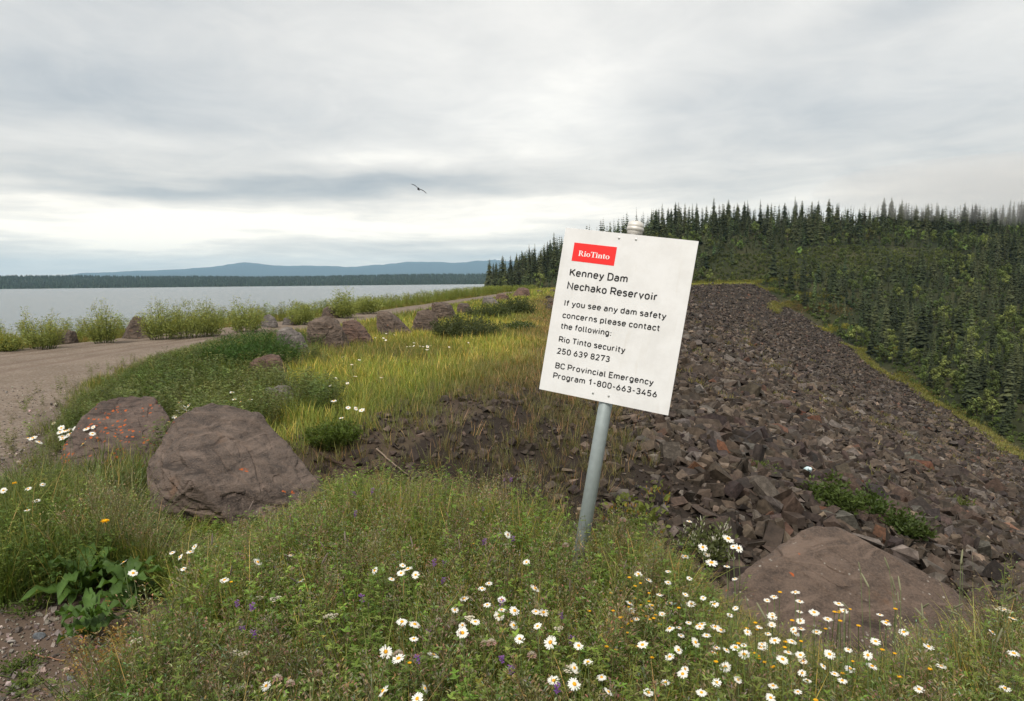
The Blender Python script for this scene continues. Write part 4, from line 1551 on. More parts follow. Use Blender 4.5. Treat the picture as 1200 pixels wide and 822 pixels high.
def v_bush(w, h, stems, leaves, leaf, c, flower=None, ls=0.35, up=0.75):
    """many upright stems with narrow leaves; returned as (stems, leaves) geometry"""
    gs, gl = Geo(), Geo()
    for _ in range(stems):
        r = w / 2 * math.sqrt(rng.random())
        a = rng.uniform(0, 6.283)
        p = Vector((r * math.cos(a) * 0.6, r * math.sin(a) * 0.6, -0.03))
        H = h * (1 - 0.45 * (r / (w / 2)) ** 2) * rng.uniform(0.4, 1.05)
        tip = Vector((r * math.cos(a) * 1.15 + rng.normal(0, 0.04), r * math.sin(a) * 1.15 + rng.normal(0, 0.04), H))
        mid = p.lerp(tip, 0.5) + Vector((rng.normal(0, 0.03), rng.normal(0, 0.03), 0.02))
        gs.tube([p, mid, tip], 0.005, 0.0018, (0.09, 0.12, 0.035), 3)
        for i in range(leaves):
            t = 0.1 + 0.9 * rng.random() ** 0.8
            q = p.lerp(mid, t * 2) if t < 0.5 else mid.lerp(tip, t * 2 - 1)
            b = rng.uniform(0, 6.283)
            d = Vector((math.cos(b), math.sin(b), rng.uniform(0.0, up * 2)))
            k = math.exp(rng.normal(0, 0.22))
            off = d.normalized() * rng.uniform(0, leaf * 1.6)
            s = leaf * rng.uniform(0.6, 1.3) * (1.1 - 0.45 * t)
            gl.leaf(q + off, d, (rng.normal(), rng.normal(), 1), s, s * ls, tuple(x * k for x in c))
        if flower is not None:
            for i in range(7):
                t = rng.uniform(0.82, 1.03)
                b = rng.uniform(0, 6.283)
                q = mid.lerp(tip, t * 2 - 1) + Vector((math.cos(b), math.sin(b), 0)) * rng.uniform(0, 0.05)
                gl.leaf(q, (math.cos(b) * .4, math.sin(b) * .4, 1), (1, 0, 0), 0.035, 0.012, flower)
    return gs, gl


# ------------------------------------------------------------------ where plants grow
SIL_U = np.array([-200, 0, 60, 110, 180, 225, 265, 330, 385, 450, 560, 640, 655, 690, 705, 760, 800, 822, 842, 870, 930, 1010, 1090, 1150, 1200, 1400])
SIL_V = np.array([560, 556, 545, 556, 612, 636, 642, 606, 564, 547, 546, 570, 638, 645, 592, 628, 652, 690, 735, 758, 774, 778, 762, 728, 688, 685])
_RMT = RM.T


def project(P):
    q = (np.asarray(P) - np.array([0, 0, EYE])) @ RM
    return CX + FPX * q[..., 0] / -q[..., 2], CY - FPX * q[..., 1] / -q[..., 2]


FOOT = []                       # ground taken by boulders
for o_ in list(COL.objects):
    if o_.get('category') == 'boulder':
        bb = [o_.matrix_world @ Vector(c_) for c_ in o_.bound_box]
        co_ = np.empty(len(o_.data.vertices) * 3, np.float32)
        o_.data.vertices.foreach_get('co', co_)
        co_ = co_.reshape(-1, 3) + np.array(o_.location)
        FOOT.append((co_[:, 0].min(), co_[:, 0].max(), co_[:, 1].min(), co_[:, 1].max()))


def bare(x, y):
    b = np.zeros(len(x), bool)
    for (c, rx, ry) in SOIL_C:
        w = 1 + 0.35 * fbm(x * 4, y * 4, 2, 77)
        b |= ((x - c[0]) / rx) ** 2 + ((y - c[1]) / ry) ** 2 < w
    return b


def in_rock(x, y, f=0.82):
    b = np.zeros(len(x), bool)
    for x0, x1, y0, y1 in FOOT:
        b |= (((x - (x0 + x1) / 2) / ((x1 - x0) / 2 * f)) ** 2 + ((y - (y0 + y1) / 2) / ((y1 - y0) / 2 * f)) ** 2 < 1)
    return b


def fore_points(n, ymin=1.55):
    """random spots on the near shelf, with the height plants may reach there"""
    y = ymin + (5.3 - ymin) * rng.random(n) ** 1.15
    k = rng.uniform(-0.83, 0.83, n)
    x = k * y
    d2 = y - np.interp(x, YS_X, YS_Y)
    crest = (x - x_edge(y)) < 0.1
    ok = ((d2 < 0.55 * rng.random(n) + 0.05) | crest) & ~bare(x, y) & ~in_rock(x, y) & ~((x < road_near_x(y) + 0.1) & (y > 5))
    x, y = x[ok], y[ok]
    z = height(x, y)
    P = np.stack([x, y, z], 1)
    ub, vb = project(P + np.array([0, 0, 0.12]))
    w_ = 14 * fbm(x * 6, y * 6, 2, 33)
    ok = ~((ub < 92 + w_) & (vb > 695 + w_) & (y > 1.3))
    P, x, y, z = P[ok], x[ok], y[ok], z[ok]
    u, v = project(P + np.array([0, 0, 0.3]))
    vt = np.interp(u, SIL_U, SIL_V)
    dz = -(vt - CY) / FPX
    d = np.stack([(u - CX) / FPX, dz, -np.ones(len(u))], 1) @ RM.T
    cap = EYE + d[:, 2] / d[:, 1] * y - z
    return P, u, np.maximum(cap, -0.02)


def build_foreground():
    parts_g, parts_l = [], []
    # grass tufts
    TV = [v_tuft(15, 0.36, 0.0048, 0.06) for _ in range(9)]
    P, u, cap = fore_points(13000)
    # thinner cover where the slab and the right boulder look out
    h = 0.36 * rng.uniform(0.6, 1.25, len(P))
    h = np.minimum(h, np.maximum(cap * rng.uniform(0.7, 1.12, len(P)), np.where(cap > -0.05, rng.uniform(0.05, 0.14, len(P)) * np.where(u > 830, 0.5, 1), 0)))
    ok = h > 0.05
    P, h, u = P[ok], h[ok], u[ok]
    pt = fbm(P[:, 0] * 1.3, P[:, 1] * 1.3, 3, 55)
    t = tints(len(P), GREENS['fg'], 0.2, 0.05)
    warm = sstep(-0.1, 0.7, pt + 0.25 * (u > 800))[:, None]
    t = t * (1 - 0.55 * warm) + tints(len(P), (0.135, 0.125, 0.042), 0.2, 0.05) * 0.55 * warm
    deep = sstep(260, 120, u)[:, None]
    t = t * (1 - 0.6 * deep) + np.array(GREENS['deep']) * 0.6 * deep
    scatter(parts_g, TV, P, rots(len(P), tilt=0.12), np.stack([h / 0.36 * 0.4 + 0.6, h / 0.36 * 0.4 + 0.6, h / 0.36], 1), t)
    # long coarse blades near the lichen boulder at the left
    TB = [v_tuft(18, 0.42, 0.0085, 0.09, lean=0.35, curve=1.2) for _ in range(4)]
    m = 70
    uu = rng.uniform(-10, 175, m)
    vv = rng.uniform(560, 640, m)
    Q = np.array([hit(a, b) for a, b in zip(uu, vv)])
    scatter(parts_g, TB, Q, rots(m, tilt=0.15), rng.uniform(0.5, 0.95, m), tints(m, (0.085, 0.125, 0.045), 0.15))
    TL = [v_tuft(7, 0.5, 0.0062, 0.05, lean=0.3, curve=1.4, seg=5) for _ in range(6)]
    P, u, cap = fore_points(1300)
    h = np.minimum(0.5 * rng.uniform(0.6, 1.1, len(P)), cap * rng.uniform(0.9, 1.4, len(P)))
    ok = h > 0.10
    P, h = P[ok], h[ok]
    scatter(parts_g, TL, P, rots(len(P), tilt=0.15), np.stack([h / 0.5 * .5 + .5] * 2 + [h / 0.5], 1), tints(len(P), (0.16, 0.19, 0.055), 0.25, 0.06))
    # airy seed heads
    PV = [v_panicle(5, 0.42) for _ in range(7)]
    P, u, cap = fore_points(1800)
    h = np.minimum(0.44 * rng.uniform(0.7, 1.2, len(P)), cap * rng.uniform(0.85, 1.5, len(P)))
    pt = fbm(P[:, 0] * 1.1 + 5, P[:, 1] * 1.1, 3, 66)
    ok = (h > 0.08) & (pt > -0.22) & (u > 90)
    P, h = P[ok], h[ok]
    scatter(parts_g, PV, P, rots(len(P), tilt=0.15), np.stack([h / 0.42 * .5 + .5] * 2 + [h / 0.42], 1), tints(len(P), (0.215, 0.185, 0.105), 0.25, 0.04))
    o = merge('grass', parts_g, M_GRASS)
    tag(o, 'mixed green and straw grass with airy seed heads in the foreground', 'grass', kind='stuff')
    # leafy ground cover
    VV = [v_vetch(0.34, 15, 0.019) for _ in range(9)]
    P, u, cap = fore_points(5200)
    h = np.minimum(0.36 * rng.uniform(0.55, 1.2, len(P)), np.maximum(cap * (0.62 + 0.62 * rng.random(len(P)) ** 2) * np.where(u < 165, 0.55, 1.0), rng.uniform(0.04, 0.12, len(P)) * np.where(u > 830, 0.4, 1)))
    pt = fbm(P[:, 0] * 1.5 - 9, P[:, 1] * 1.5, 3, 88)
    ok = (h > 0.05) & (pt > -0.45) & (rng.random(len(P)) < np.where(u > 820, 0.35, 1.0))
    P, h, u = P[ok], h[ok], u[ok]
    t = tints(len(P), (0.122, 0.188, 0.033), 0.27, 0.06)
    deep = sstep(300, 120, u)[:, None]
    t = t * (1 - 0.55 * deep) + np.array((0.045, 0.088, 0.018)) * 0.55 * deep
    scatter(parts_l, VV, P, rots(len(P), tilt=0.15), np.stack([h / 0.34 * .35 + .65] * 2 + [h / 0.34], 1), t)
    # taller pale weeds and long arching blades that break the even cover
    VT = [v_vetch(0.42, 24, 0.017, w=0.32, stems=2) for _ in range(6)]
    P, u, cap = fore_points(700)
    h = np.minimum(0.48 * rng.uniform(0.7, 1.2, len(P)), cap * rng.uniform(0.9, 1.35, len(P)))
    ok = (h > 0.12) & (fbm(P[:, 0] * 1.1 + 3, P[:, 1] * 1.1 - 7, 3, 19) > -0.15)
    P, h = P[ok], h[ok]
    scatter(parts_l, VT, P, rots(len(P), tilt=0.12), np.stack([h / 0.42 * .3 + .7] * 2 + [h / 0.42], 1), tints(len(P), (0.155, 0.195, 0.045), 0.2, 0.05))
    # yellowed foliage low at the left
    q = np.array([hit(rng.normal(140, 25), rng.normal(788, 14)) for _ in range(60)])
    scatter(parts_l, VV, q, rots(60, tilt=0.3), rng.uniform(0.3, 0.55, 60), tints(60, (0.26, 0.16, 0.035), 0.2, 0.1))
    o = merge('leafy_ground_cover', parts_l, M_FOL)
    tag(o, 'dense small leaved green weeds filling the foreground verge', 'ground cover', kind='stuff')


build_foreground()


def build_meadow():
    parts = []
    T1 = [v_tuft(16, 0.40, 0.010, 0.11, tip=(1.10, 1.08, 1.0)) for _ in range(8)]
    T2 = [v_tuft(14, 0.42, 0.020, 0.22, tip=(1.35, 1.15, 1.05), seg=2) for _ in range(6)]
    T3 = [v_tuft(12, 0.5, 0.06, 0.7, tip=(1.35, 1.15, 1.05), seg=2) for _ in range(6)]
    PN = [v_panicle(6, 0.55) for _ in range(5)]
    for (y0, y1, n, V, sc, which) in ((4.6, 12, 15000, T1, 0.95, 0), (10, 26, 15000, T2, 0.95, 0), (24, 70, 14000, T3, 0.85, 0), (66, 390, 12000, T3, 1.6, 0), (4.6, 14, 2600, PN, 0.8, 1)):
        y = y0 + (y1 - y0) * rng.random(n)
        xe = x_edge(y)
        xl = road_far_x(y) - 3.4
        x = xl + (xe + 2.2 - xl) * rng.random(n)
        on_road = (x < road_near_x(y) - 0.05 + 0.45 * fbm(x * 0 + 3, y / 1.2, 3, 6)) & (x > road_far_x(y) - 0.05)
        d1 = x - xe
        edge = np.clip(1 - (d1 - 0.1 + 1.0 * fbm(x / 1.1, y / 1.1, 3, 12)) / 2.4, 0.03, 1)
        if y0 < 20:
            # bare eroded scarp below the meadow
            scar = np.exp(-(((x - (xe + 0.15)) / 0.7) ** 2)) * ((y < 8.6) & (y > 4.8))
            edge = edge * (1 - 0.85 * scar)
        ok = ~on_road & seen(x, y) & (rng.random(n) < edge) & ~in_rock(x, y)
        ok &= ~((y < 5.4) & (x - x_edge(y) > -0.3))
        x, y, d1 = x[ok], y[ok], d1[ok]
        P = np.stack([x, y, height(x, y) - 0.01], 1)
        pt = fbm(x / 2.3, y / 2.3, 4, 91)
        t = tints(len(x), GREENS['meadow'], 0.14, 0.04)
        g = sstep(-0.2, 0.55, pt + 0.55 * sstep(2.5, 0.2, x - road_near_x(y)))[:, None]
        t = t * (1 - 0.75 * g) + tints(len(x), (0.085, 0.115, 0.030), 0.14, 0.04) * 0.75 * g
        dry = sstep(-1.5, 0.4, d1 + 0.8 * fbm(x / 1.5, y / 1.5, 3, 14))[:, None] * (0.75 if y0 < 30 else 0.3)
        t = t * (1 - dry) + tints(len(x), (0.140, 0.118, 0.056), 0.2, 0.05) * dry
        bank = (x < road_far_x(y))[:, None]
        t = np.where(bank, tints(len(x), (0.15, 0.17, 0.045), 0.18, 0.05), t)
        if which == 1:
            t = tints(len(x), (0.22, 0.185, 0.10), 0.2, 0.05)
        s = sc * 0.8 * rng.uniform(0.5, 1.2, len(x)) * (1 - 0.35 * dry[:, 0])
        s = s * np.where(sstep(1.2, 0.1, x - road_near_x(y)) > 0.5, 0.6, 1.0)
        scatter(parts, V, P, rots(len(x), tilt=0.15), s, t)
    o = merge('meadow_grass', parts, M_GRASS)
    tag(o, 'yellow green meadow grass along the dam crest and the lake bank', 'grass', kind='stuff')
    # leafy weeds of the verge on the left side of the meadow
    parts = []
    VV = [v_vetch(0.45, 15, 0.034, stems=3) for _ in range(7)]
    y = rng.uniform(5.6, 17, 4200)
    xn = road_near_x(y)
    x = xn + 0.25 + rng.random(4200) ** 1.3 * 3.2
    ok = ~in_rock(x, y) & (x < x_edge(y) - 1.2) & (fbm(x / 1.4, y / 1.4, 3, 23) > -0.35 + 0.3 * (x - xn - 1.5))
    x, y = x[ok], y[ok]
    P = np.stack([x, y, height(x, y)], 1)
    hs = rng.uniform(0.5, 1.0, len(x)) * np.clip(0.45 + (x - road_near_x(y)) * 0.5, 0.4, 1.0)
    scatter(parts, VV, P, rots(len(x), tilt=0.15), hs, np.where((fbm(x / 0.9, y / 0.9, 3, 71) > 0.05)[:, None], tints(len(x), (0.150, 0.180, 0.062), 0.22, 0.06), tints(len(x), (0.100, 0.138, 0.040), 0.22, 0.05)))
    # thin weeds creeping over the gravel shoulder
    y = rng.uniform(4.6, 15, 260)
    x = road_near_x(y) + 0.25 - 0.9 * rng.random(260) ** 2.5
    P = np.stack([x, y, height(x, y)], 1)
    scatter(parts, VV, P, rots(len(x), tilt=0.25), rng.uniform(0.15, 0.5, len(x)), tints(len(x), (0.145, 0.165, 0.055), 0.25, 0.07))
    # weeds at the lake side of the road
    VW = [v_vetch(0.7, 18, 0.06, stems=3, w=0.35) for _ in range(6)]
    y = 8 + 130 * rng.random(6500) ** 1.6
    x = road_far_x(y) - 0.1 - rng.random(6500) * 2.8
    P = np.stack([x, y, height(x, y)], 1)
    scatter(parts, VW, P, rots(len(x), tilt=0.12), (0.28 + 0.75 * rng.random(len(x)) ** 2.8) * np.clip(0.7 + y / 90, 0.7, 1.6), tints(len(x), (0.205, 0.240, 0.065), 0.2, 0.06))
    o = merge('verge_weeds', parts, M_FOL)
    tag(o, 'leafy green weeds lining both sides of the gravel road', 'weeds', kind='stuff')


build_meadow()


# ------------------------------------------------------------------ single shrubs and weeds
def plant(name, u, v, wpx, hpx, c, label, cat, stems=46, leaves=46, leafpx=3.4, flower=None, group=None, ls=0.35, p=None):
    p = hit(u, v) if p is None else p
    s = p[1] / FPX
    root = empty(name, (p[0], p[1] + wpx * s * 0.25, height(np.array([p[0]]), np.array([p[1] + wpx * s * 0.25]))[0]))
    tag(root, label, cat, group)
    gs, gl = v_bush(wpx * s, hpx * s, stems, leaves, leafpx * s, c, flower, ls)
    gs.obj('stem', M_FOL, root)
    gl.obj('foliage', M_FOL, root)
    return root


LB = (0.250, 0.285, 0.088)
YF = (0.42, 0.36, 0.06)
for (u, v, w, h, lab) in [
    (42, 411, 46, 54, 'tall loose pale weed bush leftmost on the lake bank'), (118, 404, 34, 52, 'narrow tall weed bush left of the triangular rock on the lake bank'),
    (185, 400, 44, 48, 'pale weed bush touching the triangular rock on its right'), (212, 398, 56, 50, 'bushiest broad pale weed clump on the lake bank beyond the road'),
    (240, 396, 36, 44, 'right end of the broad pale weed clump on the lake bank'), (284, 391, 44, 44, 'round pale weed bush on the lake bank left of a dim grey rock'),
    (352, 382, 34, 30, 'small weed bush between low grey and brown rocks at the lake'), (402, 374, 30, 36, 'upright pale weed bush at the bend of the far road edge'),
    (430, 369, 34, 22, 'low weed bush right of the upright one by the road'), (2, 414, 34, 26, 'low green weed clump cut by the left picture edge')]:
    plant('weed_bush', u, v, w * 0.95, h * 1.05, LB, lab, 'bush', 60, 34, 3.6, YF, None, 0.3)
plant('shrub', 290, 440, 104, 52, (0.052, 0.105, 0.024), 'deep green dense weed clump beside the road', 'shrub', 170, 40, 6.0, None, None, 0.22)
plant('shrub', 545, 401, 78, 32, (0.070, 0.085, 0.036), 'spreading grey green shrub in front of the touching boulders', 'shrub', 130, 44, 4.0)
plant('shrub', 604, 372, 46, 26, (0.062, 0.078, 0.030), 'dark green rounded shrub on the crest left of the sign', 'shrub', 100, 40, 3.0)
plant('shrub', 572, 377, 56, 20, (0.070, 0.088, 0.034), 'low olive shrub between the flat grey boulder and the rounded shrub', 'shrub', 100, 40, 3.0)
plant('shrub', 608, 390, 40, 13, (0.065, 0.095, 0.028), 'very low green shrub patch right of the spreading one', 'shrub', 80, 40, 3.0, (0.5, 0.48, 0.40))
plant('weed', 385, 528, 60, 34, (0.085, 0.125, 0.022), 'fresh green ferny weed overhanging the washed out scarp', 'weed', 60, 50, 5, None, None, 0.4)
plant('weed', 742, 655, 70, 110, (0.13, 0.155, 0.035), 'leafy weed growing close to the right of the sign post', 'weed', 12, 22, 11, (0.42, 0.22, 0.02), None, 0.6)
plant('weed', 985, 612, 66, 46, (0.065, 0.095, 0.022), 'green leafy weed among the rocks behind the right boulder', 'weed', 30, 32, 7.5, None, None, 0.55, hit(985, 608))
plant('weed', 1075, 652, 70, 38, (0.060, 0.090, 0.022), 'low green weed hugging the right flank of the dull brown boulder', 'weed', 30, 32, 7.5, None, None, 0.55, hit(1068, 640))
plant('weed', 1018, 620, 50, 42, (0.058, 0.090, 0.022), 'sparse green weed just above the peak of the dull brown boulder', 'weed', 20, 30, 7, None, None, 0.55, hit(1020, 612))
plant('weed', 895, 560, 26, 16, (0.09, 0.12, 0.03), 'small isolated green weed high on the rocks above the right boulder', 'weed', 14, 26, 5)
plant('weed', 1130, 600, 30, 14, (0.10, 0.12, 0.03), 'small yellowish weed on the rocks above the right boulder flank', 'weed', 14, 26, 5)
plant('weed', 905, 670, 60, 60, (0.105, 0.125, 0.045), 'pale leafy weed with white blooms left of the dull brown boulder', 'weed', 26, 30, 8, (0.7, 0.68, 0.6), None, 0.5, hit(830, 668))
for i, (u, v, w, lab) in enumerate([(30, 722, 34, 'small dark green seedling on the bare soil beside larger weeds'), (28, 808, 22, 'tiny bright green tuft at the bottom of the bare soil'),
                                     (22, 786, 18, 'thin green sprout alone on the bare soil patch')]):
    plant('seedling', u, v, w, w * 0.5, (0.085, 0.125, 0.022), lab, 'seedling', 16, 14, 6, None, None, 0.4)
BROAD = [(100, 690, 0.24, 'largest broad leaved weed beside the bare soil'), (70, 668, 0.2, 'broad leaved weed up and left of the largest one'), (118, 652, 0.2, 'broad leaved weed under the yellow bloom'),
         (108, 742, 0.17, 'broad leaved weed at the lower edge of the bare soil'), (30, 660, 0.18, 'broad leaved weed at the left picture edge'), (150, 700, 0.18, 'broad leaved weed between large weed and seed grass'),
         (60, 628, 0.17, 'broad leaved weed below long grass blades at the left'), (165, 640, 0.16, 'broad leaved weed against the left foot of the slab boulder')]
for i, (u, v, L, lab) in enumerate(BROAD):
    p = hit(u, v + 12)
    r = empty('broad_leaved_weed', p, (0, 0, rng.uniform(0, 6)))
    tag(r, lab, 'weed', 'broad leaved weeds by the bare soil')
    for k in range(2):
        a = v_broad(9, L * 1.0 * (1 - 0.2 * k), (0.060, 0.112, 0.024))
        mesh_obj('leaf_rosette', a[0] + np.array([0, 0, 0.04 + 0.09 * k]), a[1], M_FOL, r, True, a[2])


# ------------------------------------------------------------------ flowers
def daisy_proto():
    outs = []
    for q in range(5):
        n = int(rng.integers(15, 20))
        gp = Geo()
        R = 0.0225
        droop = rng.uniform(-0.15, 0.45)
        for i in range(n):
            if rng.random() < 0.06:
                continue
            a = 2 * math.pi * i / n + rng.normal(0, 0.05)
            l = R * rng.uniform(0.86, 1.06)
            d = Vector((math.cos(a), math.sin(a), 0))
            s = Vector((-math.sin(a), math.cos(a), 0)) * 0.0031
            dr = droop + rng.normal(0, 0.1)
            z = Vector((0, 0, 1))
            p1 = d * 0.005 + z * 0.001
            p2 = d * l * 0.6 - z * dr * 0.004 + z * rng.normal(0, .0006)
            p3 = d * l - z * dr * 0.011
            c = (0.86, 0.86, 0.83)
            gp.add([p1 - s * 0.5, p1 + s * 0.5, p2 + s * 1.05, p2 - s * 1.05, p3 + s * 0.6, p3 - s * 0.6], [(0, 1, 2, 3), (3, 2, 4, 5)], c)
        v, f = lathe([(0.0066, 0.0), (0.0070, 0.0016), (0.0056, 0.0036), (0.0025, 0.0047), (0.0008, 0.0046)], 12)
        outs.append((gp, v, f))
    return outs


M_DISC = mat_plain('flower_disc', (0.72, 0.34, 0.018), 0.8, 0.2, 0, 700, 0.3)
M_STEM = mat_plain('flower_stem', (0.085, 0.12, 0.035), 0.6)
DAISY_PX = [(439,669),(472,663),(478,667),(470,672),(459,679),(487,674),(573,684),(544,702),(565,690),(533,715),(571,709),(588,715),(588,703),(603,716),(628,717),(637,718),(630,734),(609,749),(602,733),(542,733),(557,729),(542,742),(486,732),(485,749),(471,729),(452,764),(467,772),(508,768),(498,807),(489,819),(449,810),(585,722),(595,627),(617,659),(649,798),(689,776),(705,794),(713,811),(673,783),(673,802),(678,757),(645,753),(627,690),(753,756),(746,726),(785,770),(795,762),(738,707),(760,680),(748,673),(783,683),(773,697),
            (824,701),(837,708),(803,697),(810,708),(808,678),(862,713),(899,704),(905,723),(937,705),(937,717),(954,718),(970,726),(983,708),(989,716),(938,728),(930,738),(957,741),(900,743),(908,751),(928,752),(892,759),(862,759),(872,767),(917,773),(938,768),(972,767),(965,781),(940,789),(978,790),(906,804),(935,811),(865,797),(1026,752),(1022,781),(1017,768),(1059,741),(1088,758),(1103,781),(1163,741),(1188,766),(1178,807),(1177,715),(1187,725),(876,741),(807,730),(815,753),(822,812),(840,800),(987,798),(1077,808),(903,818),
            (145,659),(156,672),(211,653),(228,641),(223,647),(202,648),(215,667),(263,680),(341,651),(302,659),(352,681),(267,807),(312,804),(33,573),(43,587),(4,575),(32,598),(50,568),(330,450),(785,737),(798,745),(776,720),(820,735),(835,765),(850,782),(800,790),(780,800),(760,812),(828,745)]
DAISY_BACK = [(rng.normal(213, 15), rng.normal(490, 9)) for _ in range(30)] + [(rng.normal(78, 16), rng.normal(505, 9)) for _ in range(22)] + [
    (rng.normal(405, 14), rng.normal(446, 14)) for _ in range(9)] + [(rng.normal(500, 22), rng.normal(406, 4)) for _ in range(12)] + [(rng.normal(455, 14), rng.normal(397, 3)) for _ in range(5)] + [
    (rng.normal(278, 8), rng.normal(463, 6)) for _ in range(7)] + [(408, 478), (417, 479), (424, 481), (400, 490)] + [(rng.normal(830, 14), rng.normal(640, 14)) for _ in range(8)]
DAISY_FILL = [(rng.normal(920, 55), rng.normal(765, 28)) for _ in range(26)] + [(rng.normal(815, 30), rng.normal(720, 30)) for _ in range(12)]


def build_flowers():
    protos = daisy_proto()
    gs = Geo()
    gs.tube([(0, 0, -0.02), (0.012, 0.004, 0.5), (0, 0, 1)], 0.0015, 0.0011, (1, 1, 1), 4)
    sv, sf, sc_ = gs.arr()
    made = []
    stem_me = disc_me = None

    def place(u, v, h, size, label, group, facing):
        nonlocal stem_me
        p = hit(u, v, h)
        if not (1.2 < p[1] < 30):
            return
        r = empty('daisy', (p[0], p[1], p[2] - h))
        k = int(rng.integers(0, len(protos)))
        if len(made) < 1:
            for (gp, dv, df) in protos:
                a = gp.arr()
                made.append((a, dv, df, []))
        a, dv, df, cache = made[k]
        if not cache:
            s0 = mesh_obj('stem', sv, sf, M_STEM, r, True)
            p0 = mesh_obj('petals', a[0], a[1], M_PETAL, r, False, a[2])
            d0 = mesh_obj('disc', dv, df, M_DISC, r, True)
            cache += [s0, p0, d0]
            trio = cache
        else:
            trio = []
            for src in cache:
                c = src.copy()
                COL.objects.link(c)
                c.parent = r
                trio.append(c)
        # heads look up and lean a little towards the light behind the camera
        tilt = abs(rng.normal(*facing))
        look = 'open faced ' if tilt > 0.42 else ('half turned ' if tilt > 0.2 else 'flat lying ')
        tag(r, label.replace('small white', 'white').replace('white daisy', look + ('small ' if size < 0.8 else '') + 'white daisy'), 'daisy', group)
        az = rng.normal(0, 1.0)
        off = Vector((0, 0, h))
        for c in trio[1:]:
            c.location = off
            c.rotation_euler = (tilt, 0, az)
            c.scale = (size, size, size)
            c.rotation_mode = 'XYZ'
        for c in trio[1:]:
            m = Matrix.Rotation(az, 3, 'Z') @ Matrix.Rotation(tilt, 3, 'X')
            c.rotation_euler = m.to_euler()
        trio[0].scale = (1, 1, h)

    for (u, v) in DAISY_PX:
        left = u < 420
        place(u, v, rng.uniform(0.36, 0.46) if not left else rng.uniform(0.24, 0.36), rng.uniform(0.48, 0.78) if u > 740 else rng.uniform(0.6, 0.92),
              'white daisy among grass before the right boulder' if u > 740 else
              ('white daisy in the weeds by the slab boulder' if left else 'white daisy in the grass left of the sign foot'),
              'daisies by the right boulder' if u > 740 else ('daisies by the slab boulder' if left else 'daisies left of the sign foot'), (0.05, 0.32) if u > 740 else (0.38, 0.35))
    for (u, v) in DAISY_FILL:
        place(u, v, rng.uniform(0.3, 0.44), rng.uniform(0.45, 0.75), 'white daisy among grass before the right boulder', 'daisies by the right boulder', (0.1, 0.25))
    for (u, v) in DAISY_BACK:
        near_lake = v < 430
        if u < 260:
            lab, gr = 'small white daisy behind and beside the lichened boulder', 'daisies around the lichened boulder'
        elif u > 780:
            lab, gr = 'small white daisy in the weed left of the right boulder peak', 'daisies in the pale weed'
        else:
            lab, gr = 'small white daisy out in the yellow green meadow', 'daisies out in the meadow'
        place(u, v, rng.uniform(0.18, 0.34), rng.uniform(0.9, 1.5), lab, gr, (0.4, 0.3))

    # clover heads
    g = Geo()
    for i in range(70):
        d = Vector(rng.normal(size=3)).normalized()
        if d.z < -0.5:
            continue
        t = (d.z + 1) / 2
        c = (0.62 - 0.12 * t, 0.30 + 0.18 * t, 0.30 + 0.12 * t)
        g.leaf(d * 0.005, d + Vector((0, 0, 0.35)), (0.2, 0.9, 0.1), 0.0095, 0.0035, c)
    hv, hf, hc = g.arr()
    first = []
    for (u, v) in [(514, 728), (523, 736), (530, 730), (568, 755), (576, 754), (623, 769), (467, 767), (730, 610), (663, 640), (391, 640), (373, 790), (540, 760), (325, 796), (340, 802)]:
        h = rng.uniform(0.3, 0.4)
        p = hit(u, v, h)
        r = empty('clover', (p[0], p[1], p[2] - h))
        tag(r, 'pink and cream clover bloom among the daisies', 'clover', 'pink clover blooms')
        if not first:
            first = [mesh_obj('stem', sv, sf, M_STEM, r, True), mesh_obj('flower_head', hv, hf, M_PETAL, r, False, hc)]
            pair = first
        else:
            pair = []
            for src in first:
                c = src.copy()
                COL.objects.link(c)
                c.parent = r
                pair.append(c)
        pair[0].scale = (1, 1, h)
        pair[1].location = (0, 0, h)
        s = rng.uniform(0.9, 1.25)
        pair[1].scale = (s, s, s)
    # purple vetch spikes, yellow buttercups, white yarrow: too small to show parts
    g = Geo()
    for i in range(26):
        z = rng.uniform(0, 0.026)
        a = rng.uniform(0, 6.283)
        d = Vector((math.cos(a), math.sin(a), 0.4))
        g.leaf(Vector((0, 0, z)) + d * 0.002, d, (0, 0, 1), 0.010, 0.0045, (0.20 + rng.uniform(0, .08), 0.11, 0.30 + rng.uniform(0, .1)))
    pv = g.arr()
    g = Geo()
    for i in range(6):
        a = i * 1.047
        d = Vector((math.cos(a), math.sin(a), 0.45))
        g.leaf((0, 0, 0), d, (0, 0, 1), 0.0075, 0.0075, (0.80, 0.46, 0.015))
    by = g.arr()
    g = Geo()
    for i in range(34):
        a = rng.uniform(0, 6.283)
        rr = 0.022 * math.sqrt(rng.random())
        q = Vector((rr * math.cos(a), rr * math.sin(a), 0.007 - rr * 0.25))
        for j in range(4):
            b = j * 1.57 + a
            g.leaf(q, (math.cos(b), math.sin(b), 0.25), (0, 0, 1), 0.0042, 0.0042, (0.66, 0.62, 0.52))
    yr = g.arr()
    g = Geo()
    for i in range(30):
        a = rng.uniform(0, 6.283)
        d = Vector((math.cos(a), math.sin(a), rng.uniform(0.05, 0.9)))
        g.leaf((0, 0, 0), d, (0, 0, 1), 0.020, 0.006, (0.85, 0.50, 0.010))
    dn = g.arr()

